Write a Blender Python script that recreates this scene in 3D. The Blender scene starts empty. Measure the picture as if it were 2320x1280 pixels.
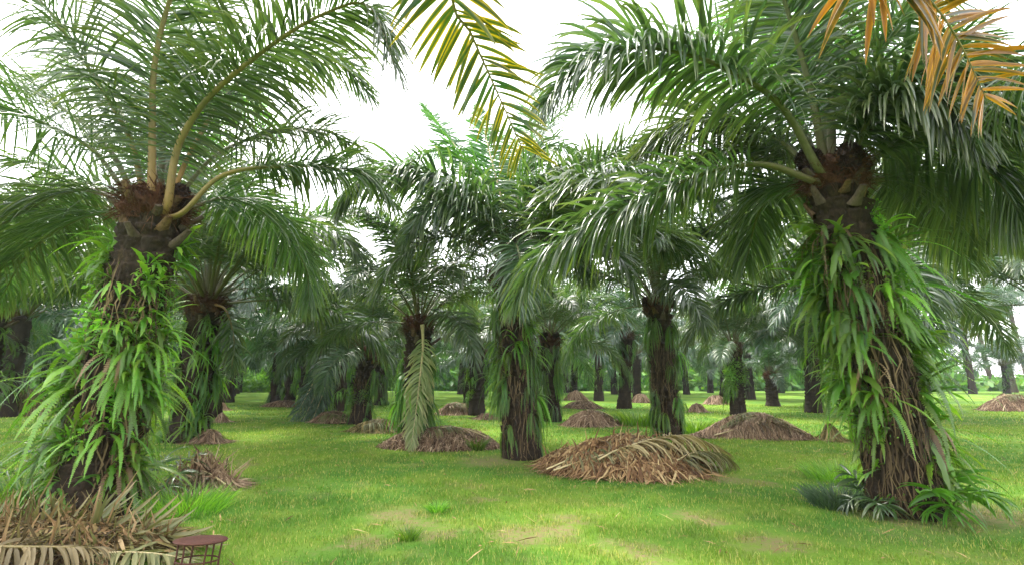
import bpy, math, random
import numpy as np
from mathutils import Vector, Matrix

random.seed(7)
R = np.random.default_rng(11)
S = bpy.context.scene
COL = S.collection

# ------------------------------------------------------------------ camera model
F = 1150.0
PITCH = math.atan(222 / F)
CAMZ = 1.6


def at(px, py, Y):
    """point of the world seen at photo pixel (px, py) at forward distance Y"""
    x = (px - 1160) / F
    v = (640 - py) / F
    d = np.array([x, math.cos(PITCH) - v * math.sin(PITCH), math.sin(PITCH) + v * math.cos(PITCH)])
    return np.array([0, 0, CAMZ]) + d * (Y / d[1])


def gp(px, py):
    """ground point under photo pixel"""
    x = (px - 1160) / F
    v = (640 - py) / F
    d = np.array([x, math.cos(PITCH) - v * math.sin(PITCH), math.sin(PITCH) + v * math.cos(PITCH)])
    p = np.array([0, 0, CAMZ]) + d * (-CAMZ / d[2])
    return p


def gz(x, y):
    """gentle unevenness of the ground"""
    return 0.035 * np.sin(x * 0.55 + 1.3) * np.sin(y * 0.41) + 0.02 * np.sin(x * 1.3 - y * 0.9)


# ------------------------------------------------------------------ mesh builder
class MB:
    def __init__(s):
        s.v, s.f, s.m, s.r, s.t, s.e, s.n = [], [], [], [], [], [], 0

    def add(s, v, f, r=0.5, t=0.0, mat=0, e=0.0):
        v = np.asarray(v, float).reshape(-1, 3)
        f = np.asarray(f, int).reshape(-1, 4)
        s.v.append(v)
        s.f.append(f + s.n)
        s.m.append(np.full(len(f), mat))
        s.r.append(np.broadcast_to(np.asarray(r, float), (len(v),)))
        s.t.append(np.broadcast_to(np.asarray(t, float), (len(v),)))
        s.e.append(np.broadcast_to(np.asarray(e, float), (len(v),)))
        s.n += len(v)

    def strips(s, P, W, fold=None, rnd=None, mat=0):
        """N ribbons: P (N,K,3) centre lines, W (N,K,3) half widths, fold (N,K,3) lifts the edges"""
        N, K, _ = P.shape
        if rnd is None:
            rnd = R.random(N)
        cols = [P - W, P + W] if fold is None else [P - W + fold, P, P + W + fold]
        C = len(cols)
        V = np.stack(cols, 2)
        idx = np.arange(N * K * C).reshape(N, K, C)
        q = np.stack([idx[:, :-1, :-1], idx[:, :-1, 1:], idx[:, 1:, 1:], idx[:, 1:, :-1]], -1)
        rr = np.repeat(rnd, K * C)
        tt = np.tile(np.repeat(np.linspace(0, 1, K), C), N)
        ee = np.tile([1.0, 0.0, 1.0], N * K) if C == 3 else 0.0
        s.add(V, q, rr, tt, mat, ee)

    def tube(s, P, rad, sides=6, rnd=0.5, mat=0, flat=1.0, B=None):
        P = np.asarray(P, float)
        K = len(P)
        rad = np.broadcast_to(np.asarray(rad, float), (K,))
        T = np.gradient(P, axis=0)
        T /= np.linalg.norm(T, axis=1)[:, None] + 1e-9
        if B is None:
            ref = np.array([0, 0, 1.0]) if abs(T[:, 2]).mean() < .8 else np.array([1.0, 0, 0])
            B = np.cross(T, ref)
        else:
            B = B - (B * T).sum(1)[:, None] * T
        B = B / (np.linalg.norm(B, axis=1)[:, None] + 1e-9)
        U = np.cross(T, B)
        a = np.linspace(0, 2 * math.pi, sides, endpoint=False)
        V = P[:, None] + rad[:, None, None] * (np.cos(a)[None, :, None] * B[:, None] + flat * np.sin(a)[None, :, None] * U[:, None])
        idx = np.arange(K * sides).reshape(K, sides)
        j = np.roll(idx, -1, 1)
        q = np.stack([idx[:-1], j[:-1], j[1:], idx[1:]], -1)
        s.add(V, q, rnd, np.repeat(np.linspace(0, 1, K), sides), mat)

    def mesh(s, name, mats, smooth=True):
        v = np.concatenate(s.v)
        f = np.concatenate(s.f)
        me = bpy.data.meshes.new(name)
        me.vertices.add(len(v))
        me.vertices.foreach_set('co', v.ravel().astype(np.float32))
        me.loops.add(len(f) * 4)
        me.loops.foreach_set('vertex_index', f.ravel().astype(np.int32))
        me.polygons.add(len(f))
        me.polygons.foreach_set('loop_start', (np.arange(len(f)) * 4).astype(np.int32))
        for m in mats:
            me.materials.append(m)
        me.polygons.foreach_set('material_index', np.concatenate(s.m).astype(np.int32))
        me.polygons.foreach_set('use_smooth', np.full(len(f), smooth))
        for nm, d in (('rnd', s.r), ('t', s.t), ('edge', s.e)):
            a = me.attributes.new(nm, 'FLOAT', 'POINT')
            a.data.foreach_set('value', np.concatenate(d).astype(np.float32))
        me.update(calc_edges=True)
        return me


def obj(name, me, parent=None, loc=None, rot=None, scale=None):
    o = bpy.data.objects.new(name, me)
    COL.objects.link(o)
    if parent is not None:
        o.parent = parent
    if loc is not None:
        o.location = Vector([float(c) for c in loc])
    if rot is not None:
        o.rotation_euler = rot
    if scale is not None:
        o.scale = (scale,) * 3
    return o


def thing(name, label, cat, loc, group=None):
    o = obj(name, None, loc=loc)
    o.empty_display_size = .3
    return tag(o, label, cat, group)


def tag(o, label=None, cat=None, group=None, kind=None):
    if label: o['label'] = label
    if cat: o['category'] = cat
    if group: o['group'] = group
    if kind: o['kind'] = kind
    return o


# ------------------------------------------------------------------ materials
def nt(name):
    m = bpy.data.materials.new(name)
    m.use_nodes = True
    t = m.node_tree
    t.nodes.clear()
    return m, t


def N(t, typ, **kw):
    n = t.nodes.new(typ)
    for k, v in kw.items():
        if k.startswith('i_'):
            n.inputs[k[2:].replace('_', ' ')].default_value = v
        else:
            setattr(n, k, v)
    return n


def mixc(t, fac, a, b, mode='MIX'):
    n = t.nodes.new('ShaderNodeMix')
    n.data_type = 'RGBA'
    n.blend_type = mode
    for i, x in ((0, fac), (6, a), (7, b)):
        if isinstance(x, bpy.types.NodeSocket):
            t.links.new(x, n.inputs[i])
        elif i == 0:
            n.inputs[0].default_value = x
        else:
            n.inputs[i].default_value = (*x, 1) if len(x) == 3 else x
    return n.outputs[2]


def mathn(t, op, a, b=None, c=None, clamp=False):
    n = t.nodes.new('ShaderNodeMath')
    n.operation = op
    n.use_clamp = clamp
    for i, x in enumerate((a, b, c)):
        if x is None: continue
        if isinstance(x, bpy.types.NodeSocket):
            t.links.new(x, n.inputs[i])
        else:
            n.inputs[i].default_value = x
    return n.outputs[0]


def leafmat(name, c1, c2, tip=None, tipw=0.0, trans=.35, tcol=None, rough=.34, spec=.6, mott=.25, vary=.35, edge=None, contrast=1.0, nscale=3.0):
    m, t = nt(name)
    out = N(t, 'ShaderNodeOutputMaterial')
    rnd = N(t, 'ShaderNodeAttribute', attribute_name='rnd').outputs['Fac']
    tt = N(t, 'ShaderNodeAttribute', attribute_name='t').outputs['Fac']
    oi = N(t, 'ShaderNodeObjectInfo').outputs['Random']
    geo = N(t, 'ShaderNodeNewGeometry')
    no = N(t, 'ShaderNodeTexNoise', i_Scale=nscale, i_Detail=4.0)
    t.links.new(geo.outputs['Position'], no.inputs['Vector'])
    f = mathn(t, 'ADD', mathn(t, 'MULTIPLY', rnd, 1 - mott), mathn(t, 'MULTIPLY', no.outputs['Fac'], mott), clamp=True)
    if contrast != 1.0:
        f = mathn(t, 'MULTIPLY_ADD', mathn(t, 'SUBTRACT', f, .5), contrast, .42, clamp=True)
    c = mixc(t, f, c1, c2)
    if tip is not None:
        ft = mathn(t, 'SMOOTH_MIN', 1.0, mathn(t, 'MULTIPLY', mathn(t, 'POWER', tt, 2.0), mathn(t, 'MULTIPLY', rnd, tipw * 2)), .1, clamp=True)
        c = mixc(t, ft, c, tip)
    if edge is not None:
        ed = N(t, 'ShaderNodeAttribute', attribute_name='edge').outputs['Fac']
        n2 = N(t, 'ShaderNodeTexNoise', i_Scale=5.0, i_Detail=3.0)
        t.links.new(geo.outputs['Position'], n2.inputs['Vector'])
        fe = mathn(t, 'MULTIPLY', mathn(t, 'POWER', ed, 2.2), mathn(t, 'MULTIPLY', mathn(t, 'SUBTRACT', n2.outputs['Fac'], .33), 5.0, clamp=True), clamp=True)
        c = mixc(t, fe, c, edge)
    hs = N(t, 'ShaderNodeHueSaturation')
    t.links.new(c, hs.inputs['Color'])
    t.links.new(mathn(t, 'ADD', mathn(t, 'MULTIPLY', oi, vary), 1 - vary / 2), hs.inputs['Value'])
    t.links.new(mathn(t, 'ADD', mathn(t, 'MULTIPLY', oi, .03), .485), hs.inputs['Hue'])
    c = hs.outputs[0]
    p = N(t, 'ShaderNodeBsdfPrincipled', i_Roughness=rough)
    p.inputs['Specular IOR Level'].default_value = spec
    t.links.new(c, p.inputs['Base Color'])
    sh = p.outputs[0]
    if trans:
        tr = N(t, 'ShaderNodeBsdfTranslucent')
        tc = mixc(t, 1.0, c, tcol or (1.6, 1.7, .7), 'MULTIPLY')
        t.links.new(tc, tr.inputs['Color'])
        mx = N(t, 'ShaderNodeMixShader', i_Fac=trans)
        t.links.new(sh, mx.inputs[1])
        t.links.new(tr.outputs[0], mx.inputs[2])
        sh = mx.outputs[0]
    t.links.new(sh, out.inputs[0])
    return m


def barkmat(name, c1, c2, c3, scale=6.0, rough=.9, bump=.6, stretch=.35, base=None):
    m, t = nt(name)
    out = N(t, 'ShaderNodeOutputMaterial')
    tc = N(t, 'ShaderNodeTexCoord')
    mp = N(t, 'ShaderNodeMapping')
    mp.inputs['Scale'].default_value = (1, 1, stretch)
    t.links.new(tc.outputs['Object'], mp.inputs['Vector'])
    n1 = N(t, 'ShaderNodeTexNoise', i_Scale=scale, i_Detail=8.0, i_Roughness=.7)
    n2 = N(t, 'ShaderNodeTexNoise', i_Scale=scale * 6, i_Detail=5.0, i_Roughness=.7)
    for n in (n1, n2):
        t.links.new(mp.outputs[0], n.inputs['Vector'])
    r = N(t, 'ShaderNodeValToRGB')
    e = r.color_ramp.elements
    e[0].position, e[0].color = .32, (*c1, 1)
    e[1].position, e[1].color = .72, (*c3, 1)
    k = e.new(.52); k.color = (*c2, 1)
    t.links.new(mathn(t, 'ADD', mathn(t, 'MULTIPLY', n1.outputs['Fac'], .6), mathn(t, 'MULTIPLY', n2.outputs['Fac'], .4)), r.inputs[0])
    p = N(t, 'ShaderNodeBsdfPrincipled', i_Roughness=rough)
    p.inputs['Specular IOR Level'].default_value = .25
    bc = r.outputs[0]
    if base is not None:        # the foot of a stalk is browner than its far end
        tt = N(t, 'ShaderNodeAttribute', attribute_name='t').outputs['Fac']
        oi = N(t, 'ShaderNodeObjectInfo').outputs['Random']
        fb = mathn(t, 'MULTIPLY', mathn(t, 'SUBTRACT', 1.0, mathn(t, 'MULTIPLY', tt, 3.2), clamp=True), mathn(t, 'ADD', .35, mathn(t, 'MULTIPLY', oi, .65)), clamp=True)
        bc = mixc(t, fb, bc, mixc(t, n1.outputs['Fac'], base, tuple(x * .55 for x in base)))
    t.links.new(bc, p.inputs['Base Color'])
    b = N(t, 'ShaderNodeBump', i_Strength=bump, i_Distance=.03)
    t.links.new(n2.outputs['Fac'], b.inputs['Height'])
    t.links.new(b.outputs[0], p.inputs['Normal'])
    t.links.new(p.outputs[0], out.inputs[0])
    return m


def strawmat(name, stops, rough=.75, trans=.12, spec=.25):
    """dry stalks: colour picked per stalk"""
    m, t = nt(name)
    out = N(t, 'ShaderNodeOutputMaterial')
    rnd = N(t, 'ShaderNodeAttribute', attribute_name='rnd').outputs['Fac']
    geo = N(t, 'ShaderNodeNewGeometry')
    no = N(t, 'ShaderNodeTexNoise', i_Scale=2.2, i_Detail=5.0)
    t.links.new(geo.outputs['Position'], no.inputs['Vector'])
    r = N(t, 'ShaderNodeValToRGB')
    e = r.color_ramp.elements
    e[0].position, e[0].color = stops[0][0], (*stops[0][1], 1)
    e[1].position, e[1].color = stops[-1][0], (*stops[-1][1], 1)
    for p_, c_ in stops[1:-1]:
        k = e.new(p_); k.color = (*c_, 1)
    t.links.new(mathn(t, 'ADD', mathn(t, 'MULTIPLY', rnd, .65), mathn(t, 'MULTIPLY', no.outputs['Fac'], .35)), r.inputs[0])
    p = N(t, 'ShaderNodeBsdfPrincipled', i_Roughness=rough)
    p.inputs['Specular IOR Level'].default_value = spec
    t.links.new(r.outputs[0], p.inputs['Base Color'])
    sh = p.outputs[0]
    if trans:
        tr = N(t, 'ShaderNodeBsdfTranslucent')
        t.links.new(r.outputs[0], tr.inputs['Color'])
        mx = N(t, 'ShaderNodeMixShader', i_Fac=trans)
        t.links.new(sh, mx.inputs[1]); t.links.new(tr.outputs[0], mx.inputs[2])
        sh = mx.outputs[0]
    t.links.new(sh, out.inputs[0])
    return m


M = {}
M['leaf'] = leafmat('palm_leaf', (.024, .060, .024), (.072, .135, .042), tip=(.26, .20, .06), tipw=.18, spec=1.0, rough=.30)
M['leaf_far'] = leafmat('palm_leaf_far_hazed', (.018, .062, .032), (.052, .122, .050), tip=(.25, .2, .06), tipw=.12, spec=1.0, rough=.30)  # bluer copy of the leaf: distance haze put into the colour
M['leaf_bright'] = leafmat('palm_leaf_young_and_lit', (.050, .16, .016), (.13, .31, .030), trans=.45)  # seedling green; on grown palms the colour carries the light on the fronds
M['leaf_yellow'] = leafmat('palm_leaf_yellow_edge', (.012, .055, .014), (.026, .088, .018), tip=(.40, .28, .02), tipw=.15, edge=(.75, .50, .01), trans=.2)
M['leaf_orange'] = leafmat('palm_leaf_orange', (.022, .050, .014), (.55, .24, .008), tip=(.16, .09, .025), tipw=.6, mott=.65, contrast=2.6, nscale=4.0, edge=(.62, .34, .01), trans=.22)
M['leaf_pale'] = leafmat('palm_leaf_withering', (.15, .22, .075), (.33, .37, .17), tip=(.34, .27, .13), tipw=.4, trans=.25, rough=.55)
M['leaf_dry'] = leafmat('palm_leaf_drying', (.10, .12, .045), (.22, .20, .085), tip=(.30, .22, .11), tipw=.5, trans=.2, rough=.6)
M['leaf_brown'] = leafmat('palm_leaf_dead', (.07, .052, .024), (.22, .15, .072), trans=.12, rough=.7)
M['leaf_mid'] = leafmat('palm_leaf_lit', (.034, .105, .020), (.085, .20, .034), trans=.4)  # brighter copy of the leaf, the lit look of these fronds is painted in
M['leaf_straw'] = leafmat('palm_leaf_bleached', (.17, .125, .055), (.42, .33, .165), trans=.15, rough=.6)
M['rachis'] = barkmat('frond_stalk', (.045, .06, .018), (.10, .115, .04), (.19, .17, .07), scale=2.5, rough=.5, bump=.2, stretch=1, base=(.16, .12, .07))
M['rachis_tan'] = barkmat('frond_stalk_tan', (.085, .095, .04), (.20, .16, .065), (.30, .21, .085), scale=2.0, rough=.5, bump=.3, stretch=1, base=(.36, .17, .045))
M['rachis_pale'] = barkmat('frond_stalk_pale', (.34, .27, .13), (.50, .41, .22), (.58, .50, .32), scale=3, rough=.6, bump=.2, stretch=1)
M['bark'] = barkmat('palm_bark', (.008, .006, .005), (.032, .022, .014), (.095, .062, .036), scale=5)
M['bark_grey'] = barkmat('palm_bark_grey', (.03, .022, .017), (.085, .062, .045), (.18, .14, .10), scale=5)
M['fibre'] = barkmat('crown_fibre', (.020, .009, .005), (.085, .035, .017), (.22, .11, .05), scale=8, bump=1.0)
M['fruit'] = barkmat('fruit', (.006, .004, .004), (.030, .016, .012), (.11, .05, .025), scale=12, bump=1.0, stretch=1, rough=.5)
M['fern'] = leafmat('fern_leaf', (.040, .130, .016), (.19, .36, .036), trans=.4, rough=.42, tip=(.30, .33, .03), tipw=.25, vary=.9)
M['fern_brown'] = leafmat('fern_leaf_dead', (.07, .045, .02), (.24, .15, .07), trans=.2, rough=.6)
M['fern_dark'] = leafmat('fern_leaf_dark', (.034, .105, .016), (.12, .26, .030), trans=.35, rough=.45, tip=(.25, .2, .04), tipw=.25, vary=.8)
M['strand'] = strawmat('dead_strands', [(.2, (.028, .018, .010)), (.5, (.085, .055, .028)), (.8, (.20, .14, .07))])
M['straw'] = strawmat('dry_straw', [(.18, (.10, .048, .024)), (.45, (.26, .145, .068)), (.66, (.42, .27, .125)), (.85, (.55, .42, .21))])
M['rust'] = strawmat('rusty_straw', [(.15, (.075, .046, .030)), (.42, (.24, .15, .092)), (.66, (.40, .275, .175)), (.88, (.56, .44, .30))])
M['mould'] = strawmat('greenish_straw', [(.18, (.06, .055, .018)), (.45, (.20, .17, .06)), (.66, (.34, .26, .10)), (.85, (.46, .37, .18))])
M['oldstraw'] = strawmat('weathered_straw', [(.15, (.045, .028, .014)), (.36, (.11, .080, .030)), (.50, (.24, .135, .060)), (.64, (.16, .165, .050)), (.76, (.32, .20, .10)), (.92, (.50, .38, .20))])
M['soil'] = barkmat('pile_soil', (.030, .018, .011), (.10, .055, .032), (.21, .12, .07), scale=9, stretch=1, bump=1)

# ground and grass share one colour layout in world position
PATCH = [(905, 1165, .50), (945, 1185, .35), (815, 1232, .42), (985, 1215, .35), (1180, 1222, .5), (1250, 1215, .38), (1085, 1130, .25),
         (1110, 1042, .85), (1640, 1085, .5), (1720, 1095, .4), (2230, 1165, .9), (2080, 1165, 1.0), (170, 1150, 1.2),
         (1450, 1260, .4), (1760, 1230, .45), (1590, 1180, .35), (555, 1055, .3), (2270, 880, 6.0), (1290, 1180, .4), (1560, 1165, .3)]
PATCHW = [(*gp(a, b)[:2], r) for a, b, r in PATCH]


def ground_colour(t, blades):
    geo = N(t, 'ShaderNodeNewGeometry')
    pos = geo.outputs['Position']
    fl = N(t, 'ShaderNodeVectorMath', operation='MULTIPLY')
    t.links.new(pos, fl.inputs[0]); fl.inputs[1].default_value = (1, 1, 0)
    pos = fl.outputs[0]

    def noise(s, d=5.0, r=.6):
        n = N(t, 'ShaderNodeTexNoise', i_Scale=s, i_Detail=d, i_Roughness=r)
        t.links.new(pos, n.inputs['Vector'])
        return n.outputs['Fac']
    nb, nm, ns, nf = noise(.22, 3), noise(1.1), noise(5.0), noise(38.0, 4, .7)

    def ramp(x, a, b):
        n = N(t, 'ShaderNodeMapRange', interpolation_type='SMOOTHSTEP')
        t.links.new(x, n.inputs[0]); n.inputs[1].default_value = a; n.inputs[2].default_value = b
        return n.outputs[0]
    c = mixc(t, ramp(nb, .38, .62), (.082, .200, .026), (.170, .290, .034))
    c = mixc(t, mathn(t, 'MULTIPLY', ramp(nm, .45, .7), .6), c, (.24, .32, .052))
    c = mixc(t, mathn(t, 'MULTIPLY', ramp(ns, .55, .75), .45), c, (.066, .145, .026))
    # worn brown patches
    mask = None
    dn = N(t, 'ShaderNodeVectorMath', operation='SCALE')
    nv = N(t, 'ShaderNodeTexNoise', i_Scale=2.6, i_Detail=5.0, i_Roughness=.7)
    t.links.new(pos, nv.inputs['Vector'])
    sb = N(t, 'ShaderNodeVectorMath', operation='SUBTRACT'); sb.inputs[1].default_value = (.5, .5, .5)
    t.links.new(nv.outputs['Color'], sb.inputs[0]); t.links.new(sb.outputs[0], dn.inputs[0]); dn.inputs[3].default_value = 1.1
    wp = N(t, 'ShaderNodeVectorMath', operation='ADD')
    t.links.new(pos, wp.inputs[0]); t.links.new(dn.outputs[0], wp.inputs[1])
    for (x, y, r) in PATCHW:
        d = N(t, 'ShaderNodeVectorMath', operation='DISTANCE')
        t.links.new(wp.outputs[0], d.inputs[0]); d.inputs[1].default_value = (x, y, 0)
        n = N(t, 'ShaderNodeMapRange', interpolation_type='SMOOTHSTEP')
        t.links.new(d.outputs['Value'], n.inputs[0])
        n.inputs[1].default_value = r * 1.15; n.inputs[2].default_value = r * .3
        mask = n.outputs[0] if mask is None else mathn(t, 'MAXIMUM', mask, n.outputs[0])
    gen = mathn(t, 'MULTIPLY', ramp(noise(.8, 6, .75), .50, .70), .7)
    mask = mathn(t, 'MAXIMUM', mask, gen)
    brk = noise(13.0, 7, .8)
    mask = mathn(t, 'MULTIPLY', mask, mathn(t, 'ADD', .22, mathn(t, 'MULTIPLY', ramp(brk, .43, .54), .66)))
    dry = mixc(t, nf, (.18, .12, .065), (.35, .27, .15))
    if blades:
        dry = mixc(t, .5, dry, (.24, .27, .065))
        mask = mathn(t, 'MULTIPLY', mask, .75)
    c = mixc(t, mask, c, dry)
    c = mixc(t, mathn(t, 'MULTIPLY', ramp(nf, .3, .75), .4), c, mixc(t, 1.0, c, (.6, .62, .5), 'MULTIPLY'))
    return c, nf, ns


m, t = nt('lawn_ground')
out = N(t, 'ShaderNodeOutputMaterial')
c, nf, ns = ground_colour(t, False)
p = N(t, 'ShaderNodeBsdfPrincipled', i_Roughness=.95)
p.inputs['Specular IOR Level'].default_value = .1
t.links.new(c, p.inputs['Base Color'])
b = N(t, 'ShaderNodeBump', i_Strength=.7, i_Distance=.05)
t.links.new(nf, b.inputs['Height']); t.links.new(b.outputs[0], p.inputs['Normal'])
t.links.new(p.outputs[0], out.inputs[0])
M['ground'] = m

m, t = nt('grass_blades')
out = N(t, 'ShaderNodeOutputMaterial')
c, nf, ns = ground_colour(t, True)
rnd = N(t, 'ShaderNodeAttribute', attribute_name='rnd').outputs['Fac']
tt = N(t, 'ShaderNodeAttribute', attribute_name='t').outputs['Fac']
c = mixc(t, mathn(t, 'MULTIPLY', mathn(t, 'GREATER_THAN', rnd, .84), .7), c, (.40, .33, .13))
hs = N(t, 'ShaderNodeHueSaturation')
t.links.new(c, hs.inputs['Color'])
t.links.new(mathn(t, 'ADD', mathn(t, 'MULTIPLY', rnd, .8), .75), hs.inputs['Value'])
p = N(t, 'ShaderNodeBsdfPrincipled', i_Roughness=.55)
p.inputs['Specular IOR Level'].default_value = .3
t.links.new(hs.outputs[0], p.inputs['Base Color'])
tr = N(t, 'ShaderNodeBsdfTranslucent')
t.links.new(mixc(t, 1.0, hs.outputs[0], (1.3, 1.3, .8), 'MULTIPLY'), tr.inputs['Color'])
mx = N(t, 'ShaderNodeMixShader', i_Fac=.45)
t.links.new(p.outputs[0], mx.inputs[1]); t.links.new(tr.outputs[0], mx.inputs[2]); t.links.new(mx.outputs[0], out.inputs[0])
M['grass'] = m


# ------------------------------------------------------------------ fronds
def unit(a):
    return a / (np.linalg.norm(a, axis=-1, keepdims=True) + 1e-9)


def spline(pts, n):
    """Catmull-Rom through pts, resampled to n points of equal spacing"""
    p = np.asarray(pts, float)
    p = np.vstack([2 * p[0] - p[1], p, 2 * p[-1] - p[-2]])
    o = []
    for i in range(1, len(p) - 2):
        u = np.linspace(0, 1, 24, endpoint=False)[:, None]
        a, b, c, d = p[i - 1], p[i], p[i + 1], p[i + 2]
        o.append(.5 * (2 * b + (c - a) * u + (2 * a - 5 * b + 4 * c - d) * u ** 2 + (3 * b - a - 3 * c + d) * u ** 3))
    o = np.vstack(o + [p[-2][None]])
    L = np.concatenate([[0], np.cumsum(np.linalg.norm(np.diff(o, axis=0), axis=1))])
    q = np.linspace(0, L[-1], n)
    return np.stack([np.interp(q, L, o[:, k]) for k in range(3)], 1), L[-1]


def frond_geo(curve, rng, nleaf=95, pet=.18, ll=1.0, lw=.026, segs=5, droop=1.0, fold=True, r0=.05, plume=38, close=1.0, base_flare=1.6, leafmat_i=0, gap=0.0, angs=(80, 68, 52, 22)):
    """leaflets, rachis as MBs from a stalk curve in any space (z up)"""
    C, L = spline(curve, 60)
    T = unit(np.gradient(C, axis=0))
    mid = C[int(30)] - C[0]
    h = C[-1] - C[0]
    h = h * [1, 1, 0]
    if np.linalg.norm(h) < .5: h = mid * [1, 1, 0]
    h = unit(h)
    B = np.cross([0, 0, 1.0], h)
    Bs = unit(B - (T @ B)[:, None] * T)
    U = np.cross(T, Bs)
    ra = MB()
    s = np.linspace(0, 1, 60)
    rad = r0 * (np.clip(1 - s, 0, 1) ** .9 * .8 + .06) * (1 + (base_flare - 1) * np.exp(-(s / .05) ** 1.0))
    ra.tube(C, rad, 7, flat=.62, B=Bs)
    lf = MB()
    n = nleaf
    ss = pet + (1 - pet) * (np.arange(n) + .5) / n
    P, D, W0, LL, RR = [], [], [], [], []
    for side in (-1, 1):
        q = np.clip(ss + rng.normal(0, .25 / n, n), pet, .995)
        if gap: q = q[rng.random(n) > gap]
        k = len(q)
        i = q * 59
        gi = lambda A: np.stack([np.interp(i, np.arange(60), A[:, c]) for c in range(3)], 1)
        p, T_, B_, U_ = gi(C), unit(gi(T)), unit(gi(Bs)), unit(gi(U))
        u = (q - pet) / (1 - pet)
        a = np.radians(np.interp(u, [0, .15, .6, 1], angs) + rng.normal(0, 7, k)) * close
        e = np.radians(rng.choice([-18, 5, plume], k, p=[.3, .4, .3]) + rng.normal(0, 9, k))
        d = T_ * np.cos(a)[:, None] + (side * B_ * np.cos(e)[:, None] + U_ * np.sin(e)[:, None]) * np.sin(a)[:, None]
        ln = ll * np.interp(u, [0, .06, .3, .65, .9, 1], [.35, .7, 1, .92, .6, .38]) * rng.normal(1, .08, k)
        P.append(p); D.append(d); LL.append(ln); RR.append(rng.random(k))
        W0.append(unit(T_ - (T_ * d).sum(1)[:, None] * d))
    P, D, W0, LL, RR = map(np.concatenate, (P, D, W0, LL, RR))
    k = len(P)
    ang = rng.normal(0, .45, k)
    nrm = np.cross(D, W0)
    W0 = W0 * np.cos(ang)[:, None] + nrm * np.sin(ang)[:, None]
    st = (LL / segs)[:, None]
    g = droop * rng.uniform(.55, 1.3, k)[:, None] * 1.6 / segs
    pts = [P]; dirs = [D]
    d = D.copy(); p = P.copy()
    for j in range(segs):
        d = unit(d + np.array([0, 0, -1.0]) * g * (.25 + j / segs))
        p = p + d * st
        pts.append(p); dirs.append(d)
    PP = np.stack(pts, 1); DD = np.stack(dirs, 1)
    WW = unit(W0[:, None] - (W0[:, None] * DD).sum(-1, keepdims=True) * DD)
    wp = np.interp(np.linspace(0, 1, segs + 1), [0, .12, .4, .75, 1], [.45, .85, 1, .7, .06])
    wid = lw * np.clip(LL / ll, .45, 1.2)[:, None, None] * wp[None, :, None]
    fo = None
    if fold:
        fo = np.cross(DD, WW) * wid * .45
        fo = np.where((fo[..., 2:3] < 0), -fo, fo)
    lf.strips(PP, WW * wid, fo, RR, leafmat_i)
    return lf, ra


def arch(e0, bend, L, rng, sag=1.5):
    """stalk curve leaving the crown along +x at elevation e0 degrees"""
    n = 14
    s = np.linspace(0, 1, n)
    e = np.radians(e0 - bend * s ** sag)
    az = np.radians(rng.normal(0, 9) * s)
    d = np.stack([np.cos(e) * np.cos(az), np.cos(e) * np.sin(az), np.sin(e)], 1)
    return np.vstack([[0, 0, 0], np.cumsum(d * L / n, 0)])


# shared frond meshes: near ones carry the stalk as a child, far ones as a second material
NEAR, MID = {}, {}
CLASSES = {'spear': [(82, 34, 4.2), (76, 46, 4.6), (85, 26, 3.8)],
           'up': [(66, 78, 5.2), (58, 72, 5.4), (70, 92, 5.2)],
           'mid': [(44, 84, 5.4), (36, 78, 5.3), (48, 100, 5.4), (40, 92, 5.0)],
           'low': [(18, 80, 5.0), (8, 72, 4.8), (24, 92, 5.0)],
           'hang': [(-12, 66, 4.4), (-22, 60, 4.2)]}
for cl, prm in CLASSES.items():
    NEAR[cl], MID[cl] = [], []
    for k, (e0, bd, L) in enumerate(prm):
        rng = np.random.default_rng(100 + k + len(cl) * 10)
        cu = arch(e0, bd, L, rng)
        dr = {'spear': .35, 'up': .9, 'mid': 1.1, 'low': 1.2, 'hang': 1.1}[cl]
        lf, ra = frond_geo(cu, rng, 118, .2, 1.0, .030, 4, dr, True, .05)
        NEAR[cl].append((lf.mesh('frond_' + cl, [M['leaf']]), ra.mesh('rachis_' + cl, [M['rachis']])))
        rng = np.random.default_rng(300 + k)
        lf, ra = frond_geo(cu, rng, 86, .17, 1.0, .036, 3, dr, False, .055)
        r2 = ra
        for a_, b_, r_, t_ in zip(r2.v, r2.f, r2.r, r2.t):
            lf.add(a_, b_, r_, t_, 1)
        MID[cl].append(lf.mesh('frond_far_' + cl, [M['leaf_far'], M['rachis']]))


def frond_plan(n, rng, low=.86):
    """azimuth and class of n fronds, youngest first, in the golden-angle spiral"""
    o = []
    a0 = rng.uniform(0, 6.28)
    for i in range(n):
        u = i / n
        cl = 'spear' if u < .12 else 'up' if u < .48 else 'mid' if u < low else 'low'
        o.append((a0 + i * 2.39996 + rng.normal(0, .15), cl))
    return o


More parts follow.
